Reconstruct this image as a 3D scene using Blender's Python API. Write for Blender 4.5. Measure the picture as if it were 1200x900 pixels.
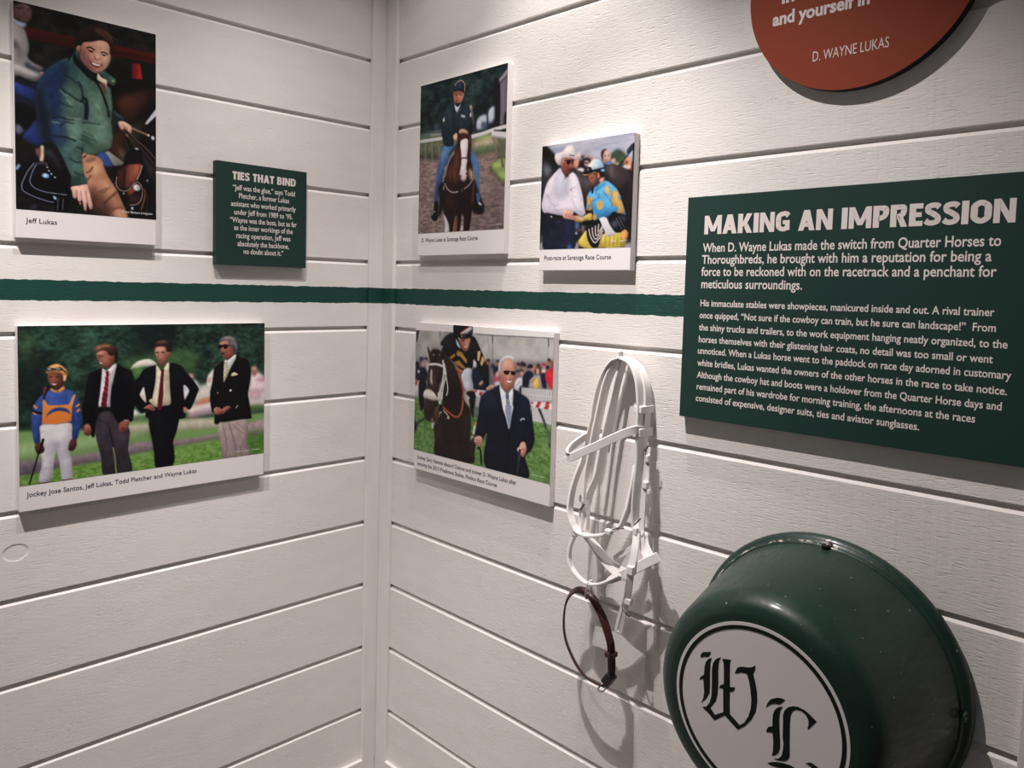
import bpy, bmesh, math, random
import numpy as np
from mathutils import Vector, Matrix

for o in list(bpy.data.objects):
    bpy.data.objects.remove(o, do_unlink=True)
scene = bpy.context.scene
C = scene.collection
U = 0.16          # metres per board width
ZF = 9.1          # floor lies this many board widths below the eye-level groove

def W(x, y, z):
    return Vector((x * U, y * U, (z + ZF) * U))

# ------------------------------------------------------------------ camera
CAM = [9.73512, -7.3331, -0.33949]
AXES = [[0.683868, 0.729221, 0.023701], [-0.064161, 0.027748, 0.997554], [0.72678, -0.683715, 0.065763]]
cd = bpy.data.cameras.new('camera')
cam = bpy.data.objects.new('camera', cd)
C.objects.link(cam)
m = Matrix([[AXES[c][r] for c in range(3)] for r in range(3)]).to_4x4()
m.translation = W(*CAM)
cam.matrix_world = m
cd.sensor_fit = 'HORIZONTAL'
cd.sensor_width = 36.0
cd.lens = 918.000 / 1200.0 * 36.0
PP = (548.65, 400.67)
cd.shift_x = (600.0 - PP[0]) / 1200.0
cd.shift_y = -(450.0 - PP[1]) / 1200.0
cd.clip_start = 0.02
scene.camera = cam

# ------------------------------------------------------------------ light
world = bpy.data.worlds.new('gallery_ambience')
scene.world = world
world.use_nodes = True
wb = world.node_tree.nodes['Background']
wb.inputs[0].default_value = (1.0, 0.97, 0.93, 1)
wb.inputs[1].default_value = 0.06

def spot(pos, aim, watts, angle, blend, radius=0.005, col=(1.0, 0.93, 0.89)):
    l = bpy.data.lights.new('track_spot', 'SPOT')
    o = bpy.data.objects.new('track_spot', l)
    C.objects.link(o)
    l.energy = watts
    l.color = col
    l.spot_size = math.radians(angle)
    l.spot_blend = blend
    l.shadow_soft_size = radius
    p, a = W(*pos), W(*aim)
    o.location = p
    o.rotation_euler = (a - p).to_track_quat('-Z', 'Y').to_euler()
    return o

# ceiling track of spots running in front of the right-hand wall
spot((4.15, -4.4, 7.0), (7.71, 0.0, -9.0), 90, 65.5, 0.85)
spot((3.65, -2.95, 7.1), (1.38, 0.0, -1.32), 18, 73.2, 0.73)
spot((4.4, -1.5, 7.0), (1.93, 0.0, -9.0), 37, 56.2, 0.7)
spot((3.8, -7.6, 7.0), (0.0, -5.08, -8.94), 121, 63.3, 1.0)
spot((3.8, -4.4, 7.0), (0.0, -1.06, -9.0), 40, 74.6, 1.0)

scene.view_settings.view_transform = 'Standard'
scene.view_settings.look = 'None'
scene.view_settings.gamma = 1.0
scene.view_settings.use_curve_mapping = False
scene.view_settings.exposure = 0.06

# ------------------------------------------------------------------ materials
def new_mat(name):
    mt = bpy.data.materials.new(name)
    mt.use_nodes = True
    nt = mt.node_tree
    return mt, nt, nt.nodes['Principled BSDF']

def N(nt, kind, **kw):
    n = nt.nodes.new(kind)
    for k, v in kw.items():
        if k == 'op': n.operation = v
        else: setattr(n, k, v)
    return n

def math_node(nt, op, a, b=None, clamp=False):
    n = nt.nodes.new('ShaderNodeMath'); n.operation = op; n.use_clamp = clamp
    for i, v in enumerate((a, b)):
        if v is None: continue
        if isinstance(v, (int, float)): n.inputs[i].default_value = v
        else: nt.links.new(v, n.inputs[i])
    return n.outputs[0]

def ramp(nt, src, stops):
    r = nt.nodes.new('ShaderNodeValToRGB')
    el = r.color_ramp.elements
    while len(el) < len(stops): el.new(0.5)
    for e, (p, c) in zip(el, stops):
        e.position = p; e.color = c if len(c) == 4 else (*c, 1)
    nt.links.new(src, r.inputs[0])
    return r.outputs[0]

def noise(nt, vec, scale, detail=2.0, rough=0.5, dist=0.0):
    n = nt.nodes.new('ShaderNodeTexNoise')
    n.inputs['Scale'].default_value = scale
    n.inputs['Detail'].default_value = detail
    n.inputs['Roughness'].default_value = rough
    n.inputs['Distortion'].default_value = dist
    nt.links.new(vec, n.inputs['Vector'])
    return n.outputs['Fac']

def plain(name, col, rough=0.5, spec=0.4, grain=0.0, grain_scale=900.0, bump=0.0, bump_scale=600.0, coat=0.0):
    mt, nt, b = new_mat(name)
    tc = N(nt, 'ShaderNodeTexCoord')
    f = noise(nt, tc.outputs['Object'], grain_scale, 3)
    lo = tuple(max(0, c * (1 - grain)) for c in col); hi = tuple(min(1, c * (1 + grain)) for c in col)
    nt.links.new(ramp(nt, f, [(0.3, lo), (0.7, hi)]), b.inputs['Base Color'])
    b.inputs['Roughness'].default_value = rough
    b.inputs['Specular IOR Level'].default_value = spec
    b.inputs['Coat Weight'].default_value = coat
    if bump:
        bn = N(nt, 'ShaderNodeBump')
        bn.inputs['Strength'].default_value = bump
        bn.inputs['Distance'].default_value = 0.0006
        nt.links.new(noise(nt, tc.outputs['Object'], bump_scale, 3), bn.inputs['Height'])
        nt.links.new(bn.outputs[0], b.inputs['Normal'])
    return mt

STRIPE = (-0.337, -0.569)     # painted band, in board widths
def painted_wood(name, along, strength, knot=None, saw=0.0, lowp=0.3):
    """white painted rough-sawn boards with the green band painted across; along = 'X', 'Y' or 'Z' grain direction"""
    mt, nt, b = new_mat(name)
    tc = N(nt, 'ShaderNodeTexCoord')
    sx = N(nt, 'ShaderNodeSeparateXYZ'); nt.links.new(tc.outputs['Object'], sx.inputs[0])
    X, Y, Z = sx.outputs
    u = {'X': X, 'Y': Y, 'Z': Z}[along]
    v = math_node(nt, 'ADD', math_node(nt, 'MULTIPLY', X, 0.7), math_node(nt, 'MULTIPLY', Y, 0.7)) if along == 'Z' else Z
    u = math_node(nt, 'MULTIPLY', u, 1 / U); v = math_node(nt, 'MULTIPLY', v, 1 / U)
    # every board gets its own stretch of grain
    board = math_node(nt, 'FLOOR', math_node(nt, 'ADD', v, -ZF + 20.0))
    uo = math_node(nt, 'ADD', u, math_node(nt, 'MULTIPLY', board, 7.31))
    def vec(su, sv, w=0.0):
        c = N(nt, 'ShaderNodeCombineXYZ')
        nt.links.new(math_node(nt, 'MULTIPLY', uo, su), c.inputs[0])
        nt.links.new(math_node(nt, 'MULTIPLY', v, sv), c.inputs[1])
        c.inputs[2].default_value = w
        return c.outputs[0]
    fl = noise(nt, vec(8.0, 60.0), 1.0, 3.0, 0.55, 0.2)
    dents = ramp(nt, fl, [(0.57, (1, 1, 1)), (0.70, (0, 0, 0))])
    patch = noise(nt, vec(1.3, 1.9, 4.0), 1.0, 2.0)
    patch = ramp(nt, patch, [(0.42, (lowp, lowp, lowp)), (0.62, (1, 1, 1))])
    fine = noise(nt, vec(9.0, 70.0, 2.0), 1.0, 3.0, 0.6)
    h = math_node(nt, 'MULTIPLY', math_node(nt, 'SUBTRACT', dents, 1.0), patch)
    h = math_node(nt, 'ADD', h, math_node(nt, 'MULTIPLY', fine, 0.55))
    if saw:
        sw = noise(nt, vec(26.0, 0.5, 8.0), 1.0, 2.0, 0.6)
        h = math_node(nt, 'ADD', h, math_node(nt, 'MULTIPLY', sw, saw))
    if knot:
        ku, kv = knot
        du = math_node(nt, 'MULTIPLY', math_node(nt, 'SUBTRACT', u, ku), 7.0)
        dv = math_node(nt, 'MULTIPLY', math_node(nt, 'SUBTRACT', v, kv + ZF), 10.0)
        r = math_node(nt, 'SQRT', math_node(nt, 'ADD', math_node(nt, 'MULTIPLY', du, du), math_node(nt, 'MULTIPLY', dv, dv)))
        r = math_node(nt, 'ADD', r, math_node(nt, 'MULTIPLY', math_node(nt, 'SUBTRACT', noise(nt, vec(4, 7), 1.0), 0.5), 0.35))
        pit = ramp(nt, r, [(0.80, (0, 0, 0)), (1.0, (1, 1, 1))])
        h = math_node(nt, 'ADD', h, math_node(nt, 'MULTIPLY', pit, 7.0))
    bn = N(nt, 'ShaderNodeBump')
    bn.inputs['Strength'].default_value = strength
    bn.inputs['Distance'].default_value = 0.0022
    nt.links.new(h, bn.inputs['Height'])
    nt.links.new(bn.outputs[0], b.inputs['Normal'])
    # colour: white paint, thin in places, and the green band with a hand-cut edge
    paint = ramp(nt, noise(nt, vec(1.6, 5.0, 6.0), 1.0, 3.0), [(0.3, (0.79, 0.755, 0.735)), (0.7, (0.83, 0.80, 0.78))])
    edge = math_node(nt, 'MULTIPLY', math_node(nt, 'SUBTRACT', noise(nt, vec(10, 3, 9), 1.0), 0.5), 0.03)
    zz = math_node(nt, 'ADD', math_node(nt, 'MULTIPLY', Z, 1 / U), edge)
    m1 = math_node(nt, 'LESS_THAN', zz, STRIPE[0] + ZF)
    m2 = math_node(nt, 'GREATER_THAN', zz, STRIPE[1] + ZF)
    mask = math_node(nt, 'MULTIPLY', m1, m2)
    mx = N(nt, 'ShaderNodeMix', data_type='RGBA')
    nt.links.new(mask, mx.inputs['Factor'])
    nt.links.new(paint, mx.inputs['A'])
    mx.inputs['B'].default_value = (0.009, 0.056, 0.045, 1)
    nt.links.new(mx.outputs['Result'], b.inputs['Base Color'])
    b.inputs['Roughness'].default_value = 0.55
    b.inputs['Specular IOR Level'].default_value = 0.3
    return mt

MAT = {}
MAT['wall_r'] = painted_wood('rough_white_boards', 'X', 0.40, saw=0.55)
MAT['wall_l'] = painted_wood('smooth_white_boards', 'Y', 0.24, knot=(-5.085, -3.41), saw=0.0, lowp=0.06)
MAT['trim'] = painted_wood('white_trim_paint', 'Z', 0.3)
MAT['base'] = painted_wood('white_skirting_paint', 'X', 0.25)
MAT['floor'] = plain('grey_floor', (0.2, 0.185, 0.17), 0.6, grain=0.12, grain_scale=40)
MAT['ceiling'] = plain('dim_ceiling', (0.35, 0.34, 0.33), 0.9, grain=0.03, grain_scale=60)
MAT['board'] = plain('white_foam_board', (0.80, 0.755, 0.765), 0.5, 0.3, grain=0.01)
MAT['green_board'] = plain('dark_green_board', (0.0145, 0.042, 0.036), 0.5, 0.25, grain=0.06, grain_scale=1800)
MAT['red_board'] = plain('rust_red_board', (0.25, 0.042, 0.017), 0.55, 0.2, grain=0.05, grain_scale=1800)
MAT['black_edge'] = plain('black_board_edge', (0.006, 0.006, 0.007), 0.5, 0.3, grain=0.1)
MAT['cream_ink'] = plain('cream_lettering', (0.78, 0.70, 0.69), 0.5, 0.3, grain=0.01)
MAT['dark_ink'] = plain('dark_caption_ink', (0.035, 0.03, 0.055), 0.55, 0.2, grain=0.02)
MAT['white_ink'] = plain('white_credit_ink', (0.75, 0.72, 0.70), 0.55, 0.2, grain=0.02)
MAT['strap'] = plain('white_bridle_vinyl', (0.87, 0.835, 0.82), 0.35, 0.5, grain=0.02, grain_scale=300, bump=0.25, bump_scale=1400)
MAT['leather'] = plain('brown_collar_leather', (0.05, 0.012, 0.009), 0.4, 0.5, grain=0.35, grain_scale=250, bump=0.4, bump_scale=1200)
MAT['dark_leather'] = plain('black_collar_leather', (0.012, 0.008, 0.008), 0.4, 0.5, grain=0.2, grain_scale=250)
MAT['black_ink'] = plain('black_monogram_paint', (0.006, 0.009, 0.007), 0.35, 0.4, grain=0.1)
MAT['label'] = plain('white_label_paint', (0.78, 0.735, 0.745), 0.4, 0.4, grain=0.02)
mt, nt, b = new_mat('steel_wire'); MAT['steel'] = mt
tc = N(nt, 'ShaderNodeTexCoord')
nt.links.new(ramp(nt, noise(nt, tc.outputs['Object'], 700, 2), [(0.3, (0.32, 0.31, 0.31)), (0.7, (0.5, 0.49, 0.48))]), b.inputs['Base Color'])
b.inputs['Metallic'].default_value = 1.0; b.inputs['Roughness'].default_value = 0.3
mt, nt, b = new_mat('dark_wire'); MAT['dark_wire'] = mt
tc = N(nt, 'ShaderNodeTexCoord')
nt.links.new(ramp(nt, noise(nt, tc.outputs['Object'], 700, 2), [(0.3, (0.07, 0.06, 0.06)), (0.7, (0.16, 0.15, 0.15))]), b.inputs['Base Color'])
b.inputs['Metallic'].default_value = 0.9; b.inputs['Roughness'].default_value = 0.35
# scuffed green enamel of the tub
mt, nt, b = new_mat('scuffed_green_enamel'); MAT['tub'] = mt
tc = N(nt, 'ShaderNodeTexCoord')
ob = tc.outputs['Object']
tint = ramp(nt, noise(nt, ob, 14, 4), [(0.3, (0.0055, 0.024, 0.018)), (0.7, (0.0085, 0.034, 0.025))])
chips = ramp(nt, noise(nt, ob, 160, 1), [(0.765, (0, 0, 0)), (0.785, (1, 1, 1))])
mx = N(nt, 'ShaderNodeMix', data_type='RGBA')
nt.links.new(chips, mx.inputs['Factor']); nt.links.new(tint, mx.inputs['A']); mx.inputs['B'].default_value = (0.32, 0.27, 0.22, 1)
# paint knocked off along the seam behind the rolled rim
sp = N(nt, 'ShaderNodeSeparateXYZ'); nt.links.new(ob, sp.inputs[0])
rad = math_node(nt, 'SQRT', math_node(nt, 'ADD', math_node(nt, 'MULTIPLY', sp.outputs[0], sp.outputs[0]), math_node(nt, 'MULTIPLY', sp.outputs[2], sp.outputs[2])))
seam = math_node(nt, 'LESS_THAN', math_node(nt, 'ABSOLUTE', math_node(nt, 'SUBTRACT', rad, 1.178 * U)), 0.0011)
left_of_top = math_node(nt, 'LESS_THAN', sp.outputs[0], 0.02)
worn = math_node(nt, 'MULTIPLY', left_of_top, math_node(nt, 'GREATER_THAN', noise(nt, ob, 60, 5, 0.7), 0.535))
mx2 = N(nt, 'ShaderNodeMix', data_type='RGBA')
nt.links.new(math_node(nt, 'MULTIPLY', seam, worn), mx2.inputs['Factor'])
nt.links.new(mx.outputs['Result'], mx2.inputs['A']); mx2.inputs['B'].default_value = (0.45, 0.40, 0.33, 1)
nt.links.new(mx2.outputs['Result'], b.inputs['Base Color'])
sc = N(nt, 'ShaderNodeMapping'); sc.inputs['Scale'].default_value = (60, 8, 60); nt.links.new(ob, sc.inputs['Vector'])
nt.links.new(ramp(nt, noise(nt, sc.outputs[0], 3.0, 4), [(0.35, (0.40, 0.40, 0.40)), (0.7, (0.56, 0.56, 0.56))]), b.inputs['Roughness'])
b.inputs['Specular IOR Level'].default_value = 0.4
b.inputs['Coat Weight'].default_value = 0.25; b.inputs['Coat Roughness'].default_value = 0.16
bn = N(nt, 'ShaderNodeBump'); bn.inputs['Strength'].default_value = 0.05; bn.inputs['Distance'].default_value = 0.001
nt.links.new(noise(nt, sc.outputs[0], 6.0, 3), bn.inputs['Height']); nt.links.new(bn.outputs[0], b.inputs['Normal'])

def print_material(name):
    mt, nt, b = new_mat(name)
    at = N(nt, 'ShaderNodeAttribute'); at.attribute_name = 'ink'
    nt.links.new(at.outputs['Color'], b.inputs['Base Color'])
    b.inputs['Roughness'].default_value = 0.5
    b.inputs['Specular IOR Level'].default_value = 0.18
    return mt

# ------------------------------------------------------------------ helpers
def link(name, me, mat=None, parent=None, smooth=False):
    o = bpy.data.objects.new(name, me)
    C.objects.link(o)
    if mat is not None: me.materials.append(mat)
    if parent is not None: o.parent = parent
    if smooth:
        for p in me.polygons: p.use_smooth = True
    return o

def from_bm(name, bm, mat=None, parent=None, smooth=False, normals=True):
    if normals: bmesh.ops.recalc_face_normals(bm, faces=bm.faces[:])
    me = bpy.data.meshes.new(name)
    bm.to_mesh(me); bm.free()
    return link(name, me, mat, parent, smooth)

def thing(name, label, cat, loc, group=None):
    o = bpy.data.objects.new(name, None)
    C.objects.link(o)
    o.empty_display_size = 0.05
    o.location = loc
    o['label'] = label; o['category'] = cat
    if group: o['group'] = group
    return o

def tag(o, label, cat, group=None):
    o['label'] = label; o['category'] = cat
    if group: o['group'] = group
    return o

def structure(o):
    o['kind'] = 'structure'
    return o

def box(bm, lo, hi, bevel=0.0, seg=2):
    r = bmesh.ops.create_cube(bm, size=1.0)
    vs = r['verts']
    for v in vs:
        v.co = Vector([lo[i] + (v.co[i] + 0.5) * (hi[i] - lo[i]) for i in range(3)])
    if bevel:
        es = list({e for v in vs for e in v.link_edges})
        bmesh.ops.bevel(bm, geom=es, offset=bevel, segments=seg, affect='EDGES', profile=0.5)
    return vs

def spline(P, n=6, closed=False):
    P = [np.array(p, float) for p in P]
    out = []
    L = len(P)
    for i in range(L if closed else L - 1):
        p1, p2 = P[i], P[(i + 1) % L]
        p0 = P[i - 1] if (i > 0 or closed) else 2 * p1 - p2
        p3 = P[(i + 2) % L] if (i + 2 < L or closed) else 2 * p2 - p1
        for k in range(n):
            t = k / n
            out.append(0.5 * ((2 * p1) + (p2 - p0) * t + (2 * p0 - 5 * p1 + 4 * p2 - p3) * t * t + (3 * p1 - p0 - 3 * p2 + p3) * t ** 3))
    if not closed: out.append(P[-1])
    return out

def sweep(bm, pts, section, closed=False):
    """pts: list of (centre, side vector, normal vector); section: list of (s, n) multipliers"""
    rings = []
    for c, s, n in pts:
        rings.append([bm.verts.new(c + s * a + n * q) for a, q in section])
    k = len(section)
    for i in range(len(rings) if closed else len(rings) - 1):
        A, B = rings[i], rings[(i + 1) % len(rings)]
        for j in range(k):
            bm.faces.new((A[j], A[(j + 1) % k], B[(j + 1) % k], B[j]))
    if not closed:
        bm.faces.new(rings[0]); bm.faces.new(rings[-1][::-1])

def strap_mesh(bm, pts, mode, thick, closed=False, n=6):
    """pts (x, y, z, width) in board widths; mode = angle of the strap's width out of the wall plane, or 'z'"""
    S = spline(pts, n, closed)
    Pw = [W(*p[:3]) for p in S]
    wd = [max(p[3], 0.005) * U for p in S]
    fr = []
    L = len(Pw)
    for i in range(L):
        a, b_ = Pw[(i - 1) % L if closed else max(i - 1, 0)], Pw[(i + 1) % L if closed else min(i + 1, L - 1)]
        t = (b_ - a).normalized()
        if mode == 'z':
            s = Vector((0, 0, 1))
        else:
            ang = math.radians(mode)
            perp = Vector((-t.z, 0, t.x))
            perp = perp.normalized() if perp.length > 1e-5 else Vector((1, 0, 0))
            s = perp * math.cos(ang) + Vector((0, -1, 0)) * math.sin(ang)
        s = (s - t * s.dot(t)).normalized()
        nn = t.cross(s).normalized()
        fr.append((Pw[i], s * wd[i] * 0.5, nn * thick * U * 0.5))
    sec = [(-1, -0.5), (-0.88, -1), (0.88, -1), (1, -0.5), (1, 0.5), (0.88, 1), (-0.88, 1), (-1, 0.5)]
    sweep(bm, fr, sec, closed)

def tube(bm, pts, radius, sides=10, closed=False, n=6):
    S = spline(pts, n, closed) if n > 1 else [np.array(p, float) for p in pts]
    Pw = [Vector(p) for p in S]
    L = len(Pw)
    fr = []
    ref = Vector((0.31, 0.2, 0.93)).normalized()
    for i in range(L):
        a, b_ = Pw[(i - 1) % L if closed else max(i - 1, 0)], Pw[(i + 1) % L if closed else min(i + 1, L - 1)]
        t = (b_ - a).normalized()
        s = t.cross(ref)
        if s.length < 1e-3: s = t.cross(Vector((1, 0, 0)))
        s.normalize()
        fr.append((Pw[i], s * radius, t.cross(s) * radius))
    sec = [(math.cos(2 * math.pi * k / sides), math.sin(2 * math.pi * k / sides)) for k in range(sides)]
    sweep(bm, fr, sec, closed)

# ------------------------------------------------------------------ measured plan
# measured plan of the corner, in board widths (1 unit = 0.16 m); (coordinate, height)
PANELS = {'jacket': (-5.057, -3.537, 0.117, 2.634), 'ties': (-2.767, -1.436, -0.081, 1.248), 'four_men': (-5.062, -2.072, -2.93, -0.848), 'rider': (0.942, 2.661, 0.138, 2.54), 'handshake': (3.283, 4.622, -0.078, 1.423), 'winner': (0.938, 3.563, -2.973, -0.819), 'impression': (5.313, 8.47, -1.604, 0.669)}
PRINTS = {'jacket': (-5.057, -3.537, 0.426, 2.634), 'four_men': (-5.062, -2.072, -2.634, -0.848), 'rider': (0.942, 2.661, 0.457, 2.54), 'handshake': (3.283, 4.622, 0.178, 1.423), 'winner': (0.938, 3.563, -2.685, -0.819)}
LETTERING = {
'impression': [
  ('MAKING AN IMPRESSION', 5.514, 8.171, 0.283, 0.188),
  ('When D. Wayne Lukas made the switch from Quarter Horses to', 5.506, 8.088, 0.104, 0),
  ('Thoroughbreds, he brought with him a reputation for being a', 5.502, 8.031, -0.015, 0),
  ('force to be reckoned with on the racetrack and a penchant for', 5.501, 8.071, -0.137, 0),
  ('meticulous surroundings.', 5.507, 6.543, -0.262, 0),
  ('His immaculate stables were showpieces, manicured inside and out. A rival trainer', 5.506, 8.075, -0.446, 0),
  ('once quipped, “Not sure if the cowboy can train, but he sure can landscape!”  From', 5.502, 8.092, -0.569, 0),
  ('the shiny trucks and trailers, to the work equipment hanging neatly organized, to the', 5.501, 8.177, -0.694, 0),
  ('horses themselves with their glistening hair coats, no detail was too small or went', 5.504, 8.086, -0.816, 0),
  ('unnoticed. When a Lukas horse went to the paddock on race day adorned in customary', 5.5, 8.215, -0.933, 0),
  ('white bridles, Lukas wanted the owners of the other horses in the race to take notice.', 5.499, 8.194, -1.058, 0),
  ('Although the cowboy hat and boots were a holdover from the Quarter Horse days and', 5.501, 8.166, -1.182, 0),
  ('remained part of his wardrobe for morning training, the afternoons at the races', 5.504, 7.993, -1.303, 0),
  ('consisted of expensive, designer suits, ties and aviator sunglasses.', 5.499, 7.593, -1.424, 0)],
'ties': [
  ('TIES THAT BIND', -2.546, -1.613, 1.028, 0.105),
  ('“Jeff was the glue,” says Todd', -2.539, -1.623, 0.895, 0),
  ('Pletcher, a former Lukas', -2.454, -1.712, 0.793, 0),
  ('assistant who worked primarily', -2.566, -1.607, 0.685, 0),
  ('under Jeff from 1989 to ’95.', -2.52, -1.657, 0.578, 0),
  ('“Wayne was the boss, but as far', -2.577, -1.591, 0.475, 0),
  ('as the inner workings of the', -2.52, -1.652, 0.376, 0),
  ('racing operation, Jeff was', -2.488, -1.686, 0.274, 0),
  ('absolutely the backbone,', -2.471, -1.709, 0.169, 0),
  ('no doubt about it.”', -2.383, -1.795, 0.07, 0)],
'jacket': [
  ('Jeff Lukas', -4.966, -4.649, 0.285, 0.049),
  ('Photo: Barbara Livingston', -3.941, -3.587, 0.481, 0.024)],
'four_men': [
  ('Jockey Jose Santos, Jeff Lukas, Todd Pletcher and Wayne Lukas', -4.993, -3.026, -2.768, 0.05)],
'rider': [
  ('D. Wayne Lukas at Saratoga Race Course', 1.023, 2.186, 0.331, 0.051)],
'handshake': [
  ('Post-race at Saratoga Race Course', 3.367, 4.362, 0.049, 0.049)],
'winner': [
  ('Jockey Gary Stevens aboard Oxbow and trainer D. Wayne Lukas after', 1.017, 3.006, -2.805, 0.051),
  ('winning the 2013 Preakness Stakes, Pimlico Race Course', 1.02, 2.66, -2.902, 0.051)],
'disc': [
  ('and yourself in', 6.135, 7.003, 2.208, 0.113),
  ('in', 6.215, 6.336, 2.396, 0.11),
  ('D. WAYNE LUKAS', 6.533, 7.179, 1.81, 0.081)]}
MONOGRAM = [
[-0.521,0.289,-0.518,0.321,-0.495,0.348,-0.453,0.362,-0.426,0.376,-0.429,0.349,-0.451,0.32,-0.484,0.309],
[-0.416,0.327,-0.425,0.275,-0.425,0.179,-0.42,0.076,-0.422,0.013,-0.448,-0.046,-0.497,-0.108,-0.477,-0.058,-0.471,0.002,-0.48,0.069,-0.484,0.112,-0.521,0.093,-0.513,0.119,-0.481,0.151,-0.479,0.22,-0.468,0.269,-0.446,0.303],
[-0.33,0.365,-0.348,0.317,-0.351,0.242,-0.345,0.122,-0.347,0.034,-0.359,-0.032,-0.407,-0.113,-0.362,-0.156,-0.287,-0.102,-0.292,-0.022,-0.298,0.093,-0.31,0.101,-0.337,0.089,-0.325,0.12,-0.294,0.141,-0.3,0.27,-0.305,0.32,-0.32,0.35,-0.287,0.364,-0.237,0.371,-0.247,0.346,-0.245,0.248,-0.239,0.138,-0.192,0.153,-0.198,0.125,-0.214,0.107,-0.237,0.098,-0.234,-0.006,-0.228,-0.091,-0.136,-0.15,-0.098,-0.112,-0.066,-0.047,-0.048,0.028,-0.046,0.105,-0.061,0.201,-0.077,0.262,-0.097,0.307,-0.145,0.299,-0.201,0.267,-0.193,0.298,-0.177,0.33,-0.147,0.35,-0.095,0.361,-0.053,0.379,-0.028,0.405,-0.026,0.366,-0.042,0.33,-0.021,0.267,-0.002,0.19,0.004,0.109,-0.005,0.021,-0.039,-0.061,-0.088,-0.134,-0.151,-0.195,-0.272,-0.122,-0.365,-0.206,-0.428,-0.162,-0.483,-0.138,-0.444,-0.116,-0.418,-0.074,-0.402,-0.006,-0.403,0.1,-0.409,0.22,-0.402,0.284,-0.377,0.329],
[0.079,0.091,0.09,0.134,0.116,0.177,0.164,0.209,0.206,0.221,0.234,0.218,0.191,0.164,0.153,0.155,0.111,0.129],
[0.216,0.157,0.197,0.115,0.192,0.05,0.198,-0.04,0.207,-0.114,0.211,-0.183,0.201,-0.23,0.178,-0.262,0.147,-0.282,0.155,-0.237,0.154,-0.166,0.145,-0.091,0.091,-0.108,0.097,-0.077,0.113,-0.052,0.14,-0.04,0.138,0.005,0.14,0.063,0.152,0.103,0.178,0.136],
[0.162,-0.3,0.203,-0.279,0.226,-0.247,0.234,-0.2,0.237,-0.143,0.227,-0.091,0.225,0.007,0.221,0.09,0.231,0.13,0.257,0.168,0.297,0.194,0.337,0.205,0.391,0.2,0.432,0.18,0.485,0.149,0.425,0.059,0.418,0.064,0.425,0.094,0.421,0.134,0.4,0.166,0.365,0.183,0.325,0.177,0.296,0.153,0.281,0.109,0.279,0.045,0.285,-0.107,0.291,-0.217,0.282,-0.249,0.259,-0.274,0.225,-0.29,0.187,-0.299],
[0.113,-0.36,0.149,-0.334,0.191,-0.314,0.246,-0.298,0.301,-0.289,0.336,-0.294,0.357,-0.311,0.304,-0.351,0.262,-0.339,0.179,-0.36,0.144,-0.364],
[0.415,-0.221,0.445,-0.198,0.472,-0.194,0.505,-0.203,0.518,-0.207,0.526,-0.237,0.488,-0.255,0.46,-0.227,0.44,-0.22]]
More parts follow.
